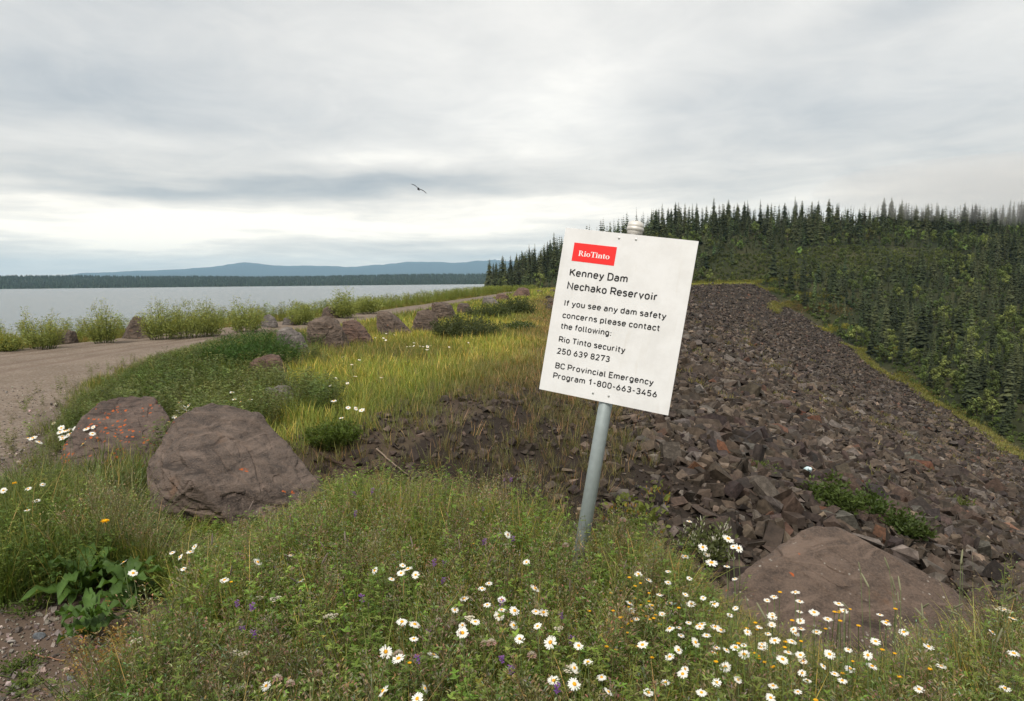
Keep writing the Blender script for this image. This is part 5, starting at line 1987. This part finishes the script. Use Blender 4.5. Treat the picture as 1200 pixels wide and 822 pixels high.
    def small(name, geo, pix, label, cat, group, h0, h1, size):
        """a head on its stem as one small mesh"""
        v, f, c = geo
        v2 = np.concatenate([v + np.array([0, 0, 0.35]), sv * np.array([0.8, 0.8, 0.35])])
        f2 = np.concatenate([f, sf + len(v)])
        c2 = np.concatenate([c, np.repeat(np.array([[0.085, 0.12, 0.035]]), len(sv), 0)])
        src = None
        for (u, w) in pix:
            h = rng.uniform(h0, h1)
            p = hit(u, w, h)
            if not (1.2 < p[1] < 30):
                continue
            if src is None:
                src = mesh_obj(name, v2, f2, M_PETAL, None, False, c2)
                o = src
            else:
                o = src.copy()
                COL.objects.link(o)
            o.location = (p[0], p[1], p[2] - h)
            s = size * rng.uniform(0.85, 1.2)
            o.scale = (s, s, h / 0.35)
            o.rotation_euler = (0, 0, rng.uniform(0, 6))
            tag(o, label, cat, group)
    small('vetch_flower', pv, [(415, 582), (437, 580), (591, 565), (599, 566), (567, 600), (587, 633), (601, 636), (509, 665), (521, 664), (520, 685), (684, 609), (502, 747), (588, 712), (657, 727), (670, 755),
                               (588, 779), (599, 791), (278, 713), (296, 718), (284, 744), (297, 750), (489, 780), (424, 707), (653, 815), (568, 640), (417, 607)],
          'tiny purple vetch bloom in the foreground weeds', 'vetch', 'purple vetch blooms', 0.3, 0.42, 1.0)
    small('buttercup', by, [(rng.normal(745, 22), rng.normal(725, 22)) for _ in range(34)] + [(rng.normal(940, 70), rng.normal(765, 30)) for _ in range(34)] + [(914, 695), (978, 718), (983, 719), (990, 716), (996, 715), (268, 672), (271, 683), (623, 690), (555, 638), (480, 778)],
          'tiny yellow buttercup among the daisies', 'buttercup', 'yellow buttercups', 0.3, 0.42, 1.0)
    small('yarrow', yr, [(275, 766), (286, 768), (280, 807), (303, 702), (323, 703), (596, 640), (1176, 716), (388, 723), (550, 726), (160, 752), (670, 786), (655, 738), (762, 712)],
          'flat cream yarrow cluster in the foreground weeds', 'yarrow', 'yarrow clusters', 0.3, 0.4, 1.0)
    small('dandelion', dn, [(123, 612)], 'single large yellow bloom above broad leaves at the left', 'dandelion', None, 0.34, 0.36, 1.0)
    small('dandelion', dn, [(17, 567)], 'orange yellow bloom at the left edge above white daisies', 'dandelion', None, 0.28, 0.3, 0.7)
    # timothy heads
    V, F = lathe([(0.0008, 0), (0.0034, 0.004), (0.0040, 0.02), (0.0038, 0.04), (0.0028, 0.052), (0.0006, 0.057)], 7)
    M_TIM = mat_plain('timothy_head', (0.20, 0.20, 0.12), 0.8, 0.15, 0, 900, 0.35)
    M_TIM2 = mat_plain('timothy_head_purple', (0.17, 0.135, 0.115), 0.8, 0.15, 0, 900, 0.35)
    for mat_, lab, gr, pix in ((M_TIM, 'green timothy grass head standing before the right boulder', 'timothy heads by the right boulder',
                           [(961, 625), (1027, 676), (1040, 690), (1050, 688), (1070, 668), (1078, 706), (1082, 715), (1125, 672), (1140, 665), (1147, 657), (1158, 690), (1180, 655), (1145, 720), (858, 700), (1010, 722),
                            (1096, 690), (1060, 700), (1036, 712), (1110, 735), (1187, 680), (1170, 662), (1192, 700), (880, 715), (1005, 735), (1132, 745), (905, 735), (1084, 690)]),
                          (M_TIM2, 'greyish purple timothy grass head in the weeds left of the sign', 'timothy heads left of the sign',
                           [(247, 638), (237, 662), (312, 657), (317, 648), (327, 658), (347, 613), (385, 647), (283, 668), (295, 600), (575, 665), (574, 650), (402, 640), (432, 720), (384, 660), (540, 640), (613, 700), (640, 600), (520, 610),
                            (445, 625), (490, 640), (300, 725), (335, 745), (395, 700), (355, 660), (700, 640), (720, 660), (660, 690)])):
        first = []
        for (u, v) in pix:
            h = rng.uniform(0.42, 0.55) if u > 800 else rng.uniform(0.32, 0.44)
            p = hit(u, v, h)
            r = empty('timothy_grass', (p[0], p[1], p[2] - h), (rng.normal(0, .1), rng.normal(0, .1), rng.uniform(0, 6)))
            tag(r, lab, 'timothy grass', gr, 'thing')
            if not first:
                first = [mesh_obj('stem', sv * np.array([0.7, 0.7, 1]), sf, M_STEM, r, True), mesh_obj('seed_head', V, F, mat_, r, True)]
                pair = first
            else:
                pair = []
                for src in first:
                    c = src.copy()
                    COL.objects.link(c)
                    c.parent = r
                    pair.append(c)
            pair[0].scale = (1, 1, h)
            pair[1].location = (0, 0, h)
            pair[1].rotation_euler = (rng.normal(0, 0.35), rng.normal(0, 0.35), 0)
            s = rng.uniform(0.6, 0.95)
            pair[1].scale = (s * 0.9, s * 0.9, s)


build_flowers()


# ------------------------------------------------------------------ trees
def v_spruce(h, w, whorls, per, trunk=True, jag=True):
    g = Geo()
    gt = Geo()
    gt.tube([(0, 0, -0.6), (0, 0, h * 0.5), (0, 0, h * 0.97)], 0.014 * h, 0.0015 * h, (0.055, 0.042, 0.032), 5)
    z0 = h * rng.uniform(0.04, 0.14)
    bulge = rng.uniform(0.6, 1.0)
    for i in range(whorls):
        t = i / (whorls - 1)
        z = z0 + (h - z0) * (t ** 0.92)
        R = w * 0.5 * ((1 - t) ** bulge) * rng.uniform(0.72, 1.12) + 0.012 * h
        n = max(3, int(per * (1 - 0.35 * t)))
        a0 = rng.uniform(0, 6.283)
        for j in range(n):
            if rng.random() < 0.07:
                continue
            a = a0 + 2 * math.pi * j / n + rng.normal(0, 0.2)
            r = R * rng.uniform(0.65, 1.15)
            d = Vector((math.cos(a), math.sin(a), 0))
            s = Vector((-math.sin(a), math.cos(a), 0))
            k = math.exp(rng.normal(0, 0.22))
            c = (0.043 * k, 0.055 * k, 0.024 * k)
            drop = 0.28 + 0.25 * rng.random()
            top = Vector((0, 0, z + 0.1 * r))
            tip = d * r + Vector((0, 0, z - drop * r))
            m = d * r * 0.55 + Vector((0, 0, z - drop * r * 0.35))
            ww = r * 0.38 + 0.02 * h * 0.4
            lft, rgt = m + s * ww - Vector((0, 0, 0.30 * ww + 0.1)), m - s * ww - Vector((0, 0, 0.30 * ww + 0.1))
            g.add([top, lft, tip, rgt, m + Vector((0, 0, 0.06 * r))], [(0, 1, 4), (1, 2, 4), (4, 2, 3), (0, 4, 3)], c)
    return gt, g


def v_broadtree(h, w, lobes, per, size):
    g = Geo()
    gt = Geo()
    gt.tube([(0, 0, -0.5), (0.02 * h, 0, h * 0.35), (0, 0.02 * h, h * 0.8)], 0.016 * h, 0.005 * h, (0.11, 0.095, 0.075), 5)
    for i in range(lobes):
        a = rng.uniform(0, 6.283)
        zz = h * (0.30 + 0.62 * (i + 0.5) / lobes)
        env = math.sin(math.pi * min(1, max(0.05, (zz / h - 0.12) / 0.95))) ** 0.7
        r = w * 0.5 * env * rng.uniform(0.25, 0.75)
        c0 = Vector((math.cos(a) * r, math.sin(a) * r, zz))
        gt.tube([(0, 0, zz * 0.55), c0], 0.006 * h, 0.002 * h, (0.11, 0.095, 0.075), 3)
        R = w * rng.uniform(0.17, 0.27)
        kl = math.exp(rng.normal(0, 0.16))
        for j in range(per):
            d = Vector(rng.normal(size=3)).normalized()
            q = c0 + Vector((d.x * R, d.y * R, d.z * R * 0.8)) * rng.uniform(0.45, 1.05)
            k = kl * math.exp(rng.normal(0, 0.2))
            c = (0.098 * k, 0.128 * k, 0.036 * k)
            n = (d + Vector(rng.normal(0, 0.5, 3)) + Vector((0, 0, 0.4))).normalized()
            s1 = n.cross(Vector(rng.normal(size=3))).normalized()
            s2 = n.cross(s1)
            sz = size * rng.uniform(0.6, 1.25)
            g.add([q + s1 * sz, q + s2 * sz * 0.7, q - s1 * sz, q - s2 * sz * 0.7], [(0, 1, 2, 3)], c)
    return gt, g


def two(a, b):
    v1, f1, c1 = a.arr()
    v2, f2, c2 = b.arr()
    return np.concatenate([v1, v2]), np.concatenate([f1, f2 + len(v1)]), np.concatenate([c1, c2])


CLEAR = [(825, 331), (830, 300), (900, 298), (990, 288), (1090, 292), (1150, 300), (1090, 318), (1040, 326), (985, 322), (935, 331)]


def in_poly(u, v, poly):
    b = np.zeros(len(u), bool)
    n = len(poly)
    for i in range(n):
        x1, y1 = poly[i]
        x2, y2 = poly[(i + 1) % n]
        c = ((y1 > v) != (y2 > v)) & (u < (x2 - x1) * (v - y1) / (y2 - y1 + 1e-9) + x1)
        b ^= c
    return b


def build_trees():
    # jittered grid over the far hillside
    st = 4.0
    gx, gy = np.meshgrid(np.arange(-34, 440, st), np.arange(90, 545, st))
    x = gx.ravel() + rng.uniform(-st / 2, st / 2, gx.size)
    y = gy.ravel() + rng.uniform(-st / 2, st / 2, gx.size)
    z = height(x, y)
    hz = hill_z(x, y)
    # the dam alone, to keep trees off its face and crest
    e1 = np.maximum(x - x_edge(y), 0)
    dam = np.where(x > road_far_x(y) - 6, -0.40 * e1, -20)
    k = x / y
    ok = (hz > dam + 0.8) & ((z > LAKE_Z + 0.4) | (k > 0.30)) & (k < 0.86) & (k > -0.045) & (y > 95)
    x, y, z, hz = x[ok], y[ok], z[ok], hz[ok]
    k = x / y
    df = np.interp(k, HK, H_DF)
    ok = y > df + np.where(k > 0.36, 4.0, 3.0)
    x, y, z, k = x[ok], y[ok], z[ok], k[ok]
    u, v = project(np.stack([x, y, z], 1))
    clr = in_poly(u, v, CLEAR)
    ok = (~clr | (rng.random(len(x)) < 0.07)) & (rng.random(len(x)) < np.clip(1.05 + 0.9 * fbm(x / 19, y / 19, 3, 111), 0.5, 1))
    x, y, z, k, u, v = x[ok], y[ok], z[ok], k[ok], u[ok], v[ok]
    nb = fbm(x / 26, y / 26, 3, 61)
    df = np.interp(k, HK, H_DF)
    toe = sstep(34, 6, y - df) * (k > 0.40)
    pb = np.clip(0.30 + 1.5 * nb + 0.45 * toe + 0.25 * ((k < 0.3) & (k > 0.08)), 0.08, 0.92)
    # the ridge line and the lake point carry spruce
    ridge = (y > np.interp(k, HK, H_DR) - 28)
    pb = np.where(ridge, 0.22, pb)
    pb = np.where(k < 0.08, 0.12, pb)
    broad = rng.random(len(x)) < pb
    P = np.stack([x, y, z], 1)
    hcl = np.exp(0.30 * fbm(x / 30, y / 30, 3, 101))
    hs = np.where(ridge, 5.5 + 14.5 * rng.random(len(x)) ** 1.5, 3.8 + 13.0 * rng.random(len(x)) ** 2.3) * hcl
    hb = rng.uniform(3.2, 8.0, len(x)) * np.where(rng.random(len(x)) < 0.08, 1.35, 1)
    h = np.where(broad, hb, hs)
    app = h / y
    ridge_idx = ridge
    hid = in_poly(u, v - 6, [(640, 480), (660, 260), (822, 280), (786, 490)])
    app_v = app * np.where(hid, 0.0, 1.0)

    SP_HI = [v_spruce(13, w, 26, 7) for w in (4.0, 4.6, 3.4, 5.2, 4.2, 3.6, 5.0, 3.0)]
    SP_LO = [two(*v_spruce(13, w, 15, 5)) for w in (4.2, 4.8, 3.2, 5.4, 4.4)]
    BR_HI = [v_broadtree(7, w, 9, 80, 0.26) for w in (4.2, 5.0, 4.6, 5.4, 3.8)]
    BR_LO = [two(*v_broadtree(7, w, 7, 34, 0.40)) for w in (4.4, 5.0, 4.6, 5.4)]
    idx_s = np.where(~broad)[0]
    idx_b = np.where(broad)[0]
    big_s = idx_s[np.argsort(-app_v[idx_s])][:300]
    big_b = idx_b[np.argsort(-app_v[idx_b])][:220]
    M_BARK = mat_plain('tree_bark', (0.06, 0.046, 0.035), 0.9, 0.1, 0, 9, 0.3)

    def individuals(idx, protos, name, base_h, tint_var):
        src = {}
        for n_, i in enumerate(idx):
            kk = int(rng.integers(0, len(protos)))
            tv = int(rng.integers(0, 3))
            detail = n_ < 110
            s = h[i] / base_h
            valley = (u[i] > 820 and v[i] > 335)
            if name == 'spruce_tree':
                if ridge_idx[i] and u[i] > 820:
                    lab, gr = 'dark spruce rising along the misty ridge line at the right', 'spruces on the ridge line'
                elif u[i] < 660:
                    lab, gr = 'dark spruce on the wooded point beside the lake, left of the sign', 'spruces on the lake point'
                elif valley:
                    lab, gr = 'dark spruce in the wooded valley below the rock slope', 'spruces in the valley'
                else:
                    lab, gr = 'dark spruce on the wooded hillside above the far end of the dam', 'spruces on the hillside'
            else:
                if valley:
                    lab, gr = 'bushy green broadleaf tree in the valley below the rock slope', 'broadleaf trees in the valley'
                else:
                    lab, gr = 'bushy green broadleaf tree on the hillside beyond the dam crest', 'broadleaf trees on the hillside'
            tall = 'tall' if h[i] > np.quantile(h[idx], 0.72) else ('short' if h[i] < np.quantile(h[idx], 0.3) else 'mid height')
            tone = ('dark', 'mid green', 'pale green')[tv]
            lab = tall + ' ' + tone + ' ' + lab.replace('dark spruce', 'spruce').replace('bushy green ', 'bushy ')
            key = (kk, tv, detail)
            rz = rng.uniform(0, 6.283)
            loc = (P[i, 0], P[i, 1], P[i, 2] - 0.1)
            if detail:
                r = empty(name, loc, (0, 0, rz))
                r.scale = (s * rng.uniform(0.9, 1.1), s * rng.uniform(0.9, 1.1), s)
                tag(r, lab, 'tree', gr)
            if key not in src:
                gt, g = protos[kk]
                mul = (0.66, 1.0, 1.5)[tv]
                vt, ft, ct = gt.arr()
                vc, fc, cc = g.arr()
                cc = cc * np.array([mul * (1.12 if tv == 2 else 1), mul, mul])
                if detail:
                    a = mesh_obj('trunk', vt, ft, M_TREE, r, True, ct)
                    b = mesh_obj('crown', vc, fc, M_TREE, r, False, cc)
                    src[key] = (a, b)
                else:
                    vv = np.concatenate([vt, vc])
                    o = mesh_obj(name, vv, np.concatenate([ft, fc + len(vt)]), M_TREE, None, False, np.concatenate([ct, cc]))
                    src[key] = (o,)
                    obs = o
            else:
                cp = []
                for q in src[key]:
                    c = q.copy()
                    COL.objects.link(c)
                    if detail:
                        c.parent = r
                    cp.append(c)
                obs = cp[0]
            if not detail:
                obs.location = loc
                obs.rotation_euler = (0, 0, rz)
                obs.scale = (s * 0.98, s * 0.98, s)
                tag(obs, lab, 'tree', gr)

    individuals(big_s, SP_HI, 'spruce_tree', 13.0, 0.2)
    individuals(big_b, BR_HI, 'broadleaf_tree', 7.0, 0.2)
    rest = np.setdiff1d(np.arange(len(x)), np.concatenate([big_s, big_b]))
    rs = rest[~broad[rest]]
    rb = rest[broad[rest]]
    parts = []
    one = np.ones((len(rs), 3))
    scatter(parts, SP_LO, P[rs], rots(len(rs), tilt=0.02), h[rs] / 13, one * np.exp(0.35 * fbm(x[rs] / 40, y[rs] / 40, 3, 121))[:, None] * np.exp(rng.normal(0, .30, (len(rs), 1))) * np.exp(rng.normal(0, .06, (len(rs), 3))))
    scatter(parts, BR_LO, P[rb], rots(len(rb)), h[rb] / 7, np.exp(rng.normal(0, .34, (len(rb), 1))) * np.exp(rng.normal(0, .07, (len(rb), 3))))
    # brush on the open slope above the crest and low growth between the trees
    n = 60000
    xb = rng.uniform(-10, 430, n)
    yb = rng.uniform(95, 520, n)
    zb = height(xb, yb)
    kb = xb / yb
    okb = (yb > np.interp(kb, HK, H_DF) + 1.5) & (hill_z(xb, yb) > -0.4 * np.maximum(xb - x_edge(yb), 0) + 0.6) & (kb < 0.85) & (kb > -0.02) & ((zb > LAKE_Z + 0.5) | (kb > 0.30))
    xb, yb, zb = xb[okb], yb[okb], zb[okb]
    ub, vb = project(np.stack([xb, yb, zb], 1))
    cl = in_poly(ub, vb, CLEAR)
    sb = rng.uniform(0.12, 0.36, len(xb))
    keep_ = cl | (rng.random(len(xb)) < 0.22) | ((yb - np.interp(xb / yb, HK, H_DF) < 16) & (xb / yb > 0.36))
    xb, yb, zb, ub, vb, cl, sb = xb[keep_], yb[keep_], zb[keep_], ub[keep_], vb[keep_], cl[keep_], sb[keep_]
    tb = np.exp(rng.normal(0, .25, (len(xb), 1))) * np.where(cl[:, None], np.array([0.92, 0.86, 0.8]), np.array([0.85, 0.9, 0.8]))
    scatter(parts, BR_LO, np.stack([xb, yb, zb - 0.8], 1), rots(len(xb)), np.stack([sb * 1.5, sb * 1.5, sb], 1), tb)
    o = merge('forest', parts, M_TREE)
    tag(o, 'dense mixed spruce and broadleaf forest covering the far hillside', 'forest', kind='stuff')
    # far shore of the lake
    V8 = []
    for _ in range(3):
        g = Geo()
        n = 6
        ring = [(0.2 * math.cos(6.283 * i / n), 0.2 * math.sin(6.283 * i / n), 0) for i in range(n)]
        g.add(ring + [(0, 0, 1)], [(i, (i + 1) % n, n) for i in range(n)], (0.034, 0.050, 0.034))
        V8.append(g.arr())
    n = 16000
    az = np.radians(rng.uniform(-40, 5, n))
    r = 3470 + 1700 * rng.random(n) ** 1.4
    xf, yf = np.sin(az) * r, np.cos(az) * r
    zf = height(xf, yf)
    okf = zf > LAKE_Z
    xf, yf, zf = xf[okf], yf[okf], zf[okf]
    parts = []
    hf = rng.uniform(9, 19, len(xf))
    scatter(parts, V8, np.stack([xf, yf, zf - 1], 1), rots(len(xf)), np.stack([hf * 1.4, hf * 1.4, hf], 1), tints(len(xf), (1, 1, 1), 0.3, 0.06))
    o = merge('far_forest', parts, M_TREE)
    tag(o, 'far dark wood on the low hills across the lake', 'forest', kind='stuff')


build_trees()


# ------------------------------------------------------------------ grass strips on the benches of the dam toe
def strip(pix, w, n_per_m=2.2):
    pts = [hit(u, v) for u, v in pix]
    out = []
    for a, b in zip(pts[:-1], pts[1:]):
        L = np.linalg.norm(b - a)
        m = int(L * n_per_m) + 2
        t = rng.random(m)[:, None]
        p = a + (b - a) * t
        p[:, 0] += rng.normal(0, w, m) * 0.5
        p[:, 1] += rng.normal(0, w, m) * 0.5
        p[:, 2] = height(p[:, 0], p[:, 1]) + 0.1
        out.append(p)
    return np.concatenate(out)


def build_strips():
    T = [v_tuft(14, 0.8, 0.12, 1.0, tip=(1.3, 1.15, 1.05), seg=2, lean=0.5) for _ in range(5)]
    parts = []
    for pix, w, dens, c in (([(815, 332), (850, 332), (880, 331), (912, 328), (945, 325)], 2.0, 6, (0.15, 0.165, 0.038)),
                            ([(880, 333), (905, 340), (950, 347), (988, 350)], 1.6, 7, (0.15, 0.165, 0.038)),
                            ([(906, 366), (908, 357), (925, 355), (940, 353)], 1.6, 6, (0.14, 0.145, 0.04)),
                            ([(925, 358), (945, 364), (965, 360), (990, 366)], 4.0, 9, (0.115, 0.10, 0.04)),
                            ([(958, 385), (980, 384), (1002, 383)], 2.2, 6, (0.17, 0.18, 0.035)),
                            ([(990, 405), (1005, 411), (1030, 411), (1060, 411)], 1.6, 8, (0.15, 0.165, 0.036)),
                            ([(1005, 412), (1020, 428), (1045, 446)], 1.4, 7, (0.125, 0.135, 0.034)),
                            ([(1052, 440), (1075, 457), (1100, 477), (1125, 489)], 2.2, 8, (0.125, 0.135, 0.034)),
                            ([(1125, 489), (1150, 505), (1180, 528), (1210, 548)], 2.2, 8, (0.12, 0.125, 0.034))):
        p = strip(pix, w * 1.3, dens * 2)
        scatter(parts, T, p, rots(len(p), tilt=0.1), rng.uniform(0.7, 1.7, len(p)), tints(len(p), tuple(q * 1.25 for q in c), 0.2, 0.05))
    # thin tufts scattered over the rock face
    y = 14 + 240 * rng.random(9000) ** 1.5
    x = x_edge(y) + 1 + rng.random(9000) * (y * 0.75)
    pt = fbm(x / 11, y / 11 - 3, 3, 17)
    dd = x - x_edge(y)
    bq = np.exp(-((dd - 15) / 1.4) ** 2) + np.exp(-((dd - 34) / 1.8) ** 2)
    ok = on_dam(x, y, 1.0) & seen(x, y) & ((pt > 0.35) | (rng.random(9000) < 0.02) | ((y > 28) & (rng.random(9000) < 0.6 * bq)))
    x, y = x[ok], y[ok]
    p = np.stack([x, y, height(x, y) + 0.1], 1)
    s = np.clip(0.2 + y / 160, 0.25, 1.0)
    scatter(parts, T, p, rots(len(p), tilt=0.15), s * rng.uniform(0.5, 1.1, len(p)), tints(len(p), (0.12, 0.115, 0.04), 0.25, 0.06))
    o = merge('bench_grass', parts, M_GRASS)
    tag(o, 'bright yellow green grass strips on the ledges of the rock slope', 'grass', kind='stuff')


build_strips()


# ------------------------------------------------------------------ small things
def build_small():
    # pebbles on the bare soil and the road shoulder
    V = rock_variants(10, 0.9)
    parts = []
    n = 1500
    uu = np.concatenate([rng.uniform(-10, 110, 800), rng.uniform(0, 130, 700)])
    vv = np.concatenate([rng.uniform(680, 830, 800), rng.uniform(455, 560, 700)])
    P = np.array([flat_hit(a, b) for a, b in zip(uu, vv)])
    z = height(P[:, 0], P[:, 1]) + 0.004 + np.where(P[:, 1] > 4.5, 0.03, 0)
    s = 0.006 * np.exp(rng.gamma(1.2, 0.42, n)) * np.where(P[:, 1] > 4.5, 1.5, 1)
    t = tints(n, (0.19, 0.165, 0.145), 0.4, 0.05)
    scatter(parts, V, np.stack([P[:, 0], P[:, 1], z], 1), rots(n, full=True), np.minimum(s, 0.032), t)
    # stony fragments on the eroded scarp
    y = rng.uniform(4.6, 11, 1300)
    x = x_edge(y) + rng.normal(0.1, 0.7, 1300)
    ok = ~in_rock(x, y) & (y - np.interp(x, YS_X, YS_Y) > 0)
    x, y = x[ok], y[ok]
    scatter(parts, V, np.stack([x, y, height(x, y) + 0.01], 1), rots(len(x), full=True), np.minimum(0.025 * np.exp(rng.gamma(1.4, 0.45, len(x))), 0.13), tints(len(x), (0.050, 0.038, 0.030), 0.4, 0.02))
    o = merge('pebbles', parts, M_RUB)
    tag(o, 'loose pebbles and stone chips on the bare soil and scarp', 'pebbles', kind='stuff')
    for (u, v, w, lab, c) in [(45, 749, 20, 'dark blue grey stone on the bare soil at lower left', (0.10, 0.11, 0.12)), (14, 755, 13, 'pale grey oval stone left of the blue grey one', (0.24, 0.22, 0.20)),
                              (82, 798, 13, 'grey blue stone at the grass edge of the bare soil', (0.13, 0.13, 0.14)), (38, 683, 22, 'brown stone half hidden by leaves above the bare soil', (0.10, 0.07, 0.055))]:
        p = hit(u, v)
        s_ = w * p[1] / FPX
        pts = rng.normal(size=(14, 3))
        pts = pts / np.linalg.norm(pts, axis=1)[:, None] * np.array([0.5, 0.38, 0.26]) * s_
        vv_, ff = stone_shape(pts + p + np.array([0, 0, 0.01]), 4, 0.03, int(u), 14)
        o = mesh_obj('stone', vv_ - p, ff, mat_boulder('stone_small', tuple(q * .8 for q in c), c, 0, 6), None, True)
        o.location = p
        tag(o, lab, 'stone')
    M_STICK = mat_plain('weathered_wood', (0.22, 0.17, 0.13), 0.85, 0.15, 0, 60, 0.3)
    M_ROOT = mat_plain('dark_wood', (0.06, 0.042, 0.032), 0.9, 0.1, 0, 50, 0.3)

    def stick(name, pix, r0, r1, mat, lab, h=0.03):
        pts = [hit(u, v, h) for u, v in pix]
        base = Vector(pts[0])
        g = Geo()
        q = []
        for a, b in zip(pts[:-1], pts[1:]):
            for t in (0, .25, .5, .75):
                w = a + (b - a) * t
                q.append(Vector(w) - base + Vector(rng.normal(0, r0 * 0.35, 3)))
        q.append(Vector(pts[-1]) - base)
        g.tube(q, r0, r1, (1, 1, 1), 6)
        v_, f_, c_ = g.arr()
        o = mesh_obj(name, v_, f_, mat, None, True)
        o.location = base
        tag(o, lab, 'stick')
    stick('dead_branch', [(441, 526), (458, 541), (479, 557)], 0.009, 0.005, M_STICK, 'straight pale dead branch lying across the eroded scarp', 0.05)
    stick('dead_branch', [(376, 531), (390, 541), (404, 544), (418, 548)], 0.016, 0.007, M_ROOT, 'dark bent root sticking out of the scarp under the grass', 0.06)
    stick('twig', [(33, 765), (52, 770), (75, 775)], 0.004, 0.002, mat_plain('twig_bark', (0.24, 0.13, 0.08), 0.8), 'thin reddish twig on the bare soil at lower left', 0.012)
    # scrap of litter on the rocks
    p = hit(943, 553, 0.12)
    V_, F_ = lathe([(0.004, 0), (0.040, 0.003), (0.044, 0.02), (0.044, 0.06), (0.041, 0.068), (0.044, 0.076), (0.044, 0.13), (0.030, 0.165), (0.018, 0.18), (0.018, 0.205), (0.020, 0.206), (0.020, 0.222), (0.004, 0.224)], 16)
    o = mesh_obj('plastic_bottle', V_, F_, mat_plain('pale_plastic', (0.62, 0.80, 0.84), 0.25, 0.5), None, True)
    o.location = p
    o.rotation_euler = (math.radians(62), math.radians(28), math.radians(-20))
    o.scale = (1.3, 1.3, 1.3)
    tag(o, 'small pale bluish white piece of litter lying on the dark rubble', 'litter')
    # soaring bird
    p = np.array([0, 0, EYE]) + ray(490.5, 221.5) * 62
    g = Geo()
    half = [(0.05, 0.10, 0.0, 0.20), (0.20, 0.11, 0.03, 0.21), (0.36, 0.06, 0.05, 0.19), (0.50, -0.02, 0.04, 0.15), (0.60, -0.10, 0.02, 0.06)]
    bm = bmesh.new()
    prev = {}
    for sgn in (-1, 1):
        last = None
        for (sx, yf, zz, ch) in half:
            fr = bm.verts.new((sgn * sx, yf, zz))
            mu = bm.verts.new((sgn * sx, yf - ch * 0.35, zz + 0.018))
            ml = bm.verts.new((sgn * sx, yf - ch * 0.35, zz - 0.012))
            bk = bm.verts.new((sgn * sx, yf - ch, zz))
            cur = (fr, mu, bk, ml)
            if last:
                for a in range(4):
                    b = (a + 1) % 4
                    bm.faces.new((last[a], last[b], cur[b], cur[a]))
            else:
                prev[sgn] = cur
            last = cur
        bm.faces.new(last)
    for a in range(4):
        b = (a + 1) % 4
        bm.faces.new((prev[-1][a], prev[-1][b], prev[1][b], prev[1][a]))
    rings = []
    for (yy, r, zz) in ((0.27, 0.008, -0.005), (0.235, 0.03, 0.0), (0.19, 0.037, 0.005), (0.13, 0.055, 0.0), (0.02, 0.07, -0.015), (-0.12, 0.05, -0.01), (-0.20, 0.03, 0.0)):
        rings.append([bm.verts.new((r * math.cos(6.283 * q / 10), yy, zz + r * 0.9 * math.sin(6.283 * q / 10))) for q in range(10)])
    for a, b in zip(rings[:-1], rings[1:]):
        for q in range(10):
            bm.faces.new((a[q], a[(q + 1) % 10], b[(q + 1) % 10], b[q]))
    bm.faces.new(rings[0])
    tl = [bm.verts.new(c) for c in ((-0.028, -0.19, 0.006), (0.028, -0.19, 0.006), (0.085, -0.36, 0.0), (0, -0.38, 0.004), (-0.085, -0.36, 0.0))]
    tb = [bm.verts.new((c.co.x, c.co.y, c.co.z - 0.012)) for c in tl]
    bm.faces.new(tl)
    bm.faces.new(tb[::-1])
    for q in range(5):
        bm.faces.new((tl[q], tb[q], tb[(q + 1) % 5], tl[(q + 1) % 5]))
    bmesh.ops.recalc_face_normals(bm, faces=bm.faces)
    me = bpy.data.meshes.new('bird')
    bm.to_mesh(me)
    bm.free()
    me.materials.append(mat_plain('dark_feathers', (0.008, 0.007, 0.007), 0.9, 0.1))
    o = bpy.data.objects.new('bird', me)
    COL.objects.link(o)
    o.location = p
    o.rotation_euler = (math.radians(20), math.radians(30), math.radians(20))
    o.scale = (1.25, 1.7, 1.7)
    tag(o, 'black bird soaring with spread wings under the cloud band', 'bird')


build_small()


# ------------------------------------------------------------------ the air
def build_air():
    m, T = new_mat('haze_air')
    pv = T.n('ShaderNodeVolumePrincipled')
    pv.inputs['Color'].default_value = (0.50, 0.78, 1.0, 1)
    pv.inputs['Density'].default_value = 3.8e-5
    pv.inputs['Anisotropy'].default_value = 0.0
    T.out(None, pv.outputs[0])
    V, F = box_mesh(-30500, 30500, -30500, 30500, -75, 1150)
    o = mesh_obj('haze', V, F, m)
    tag(o, 'thin blue haze over the lake and the far mountains', 'haze', kind='stuff')
    m, T = new_mat('mist')
    pv = T.n('ShaderNodeVolumePrincipled')
    pv.inputs['Color'].default_value = (1, 1, 1, 1)
    pv.inputs['Density'].default_value = 0.0062
    T.out(None, pv.outputs[0])
    d, f = ico(4)
    for (x, y, z, rx, ry, rz) in ((420, 462, 60, 220, 60, 26),):
        o = mesh_obj('mist', d * np.array([rx, ry, rz]), f, m, None, True)
        o.location = (x, y, z)
        tag(o, 'low cloud drifting over the ridge at the upper right', 'mist', kind='stuff')


build_air()
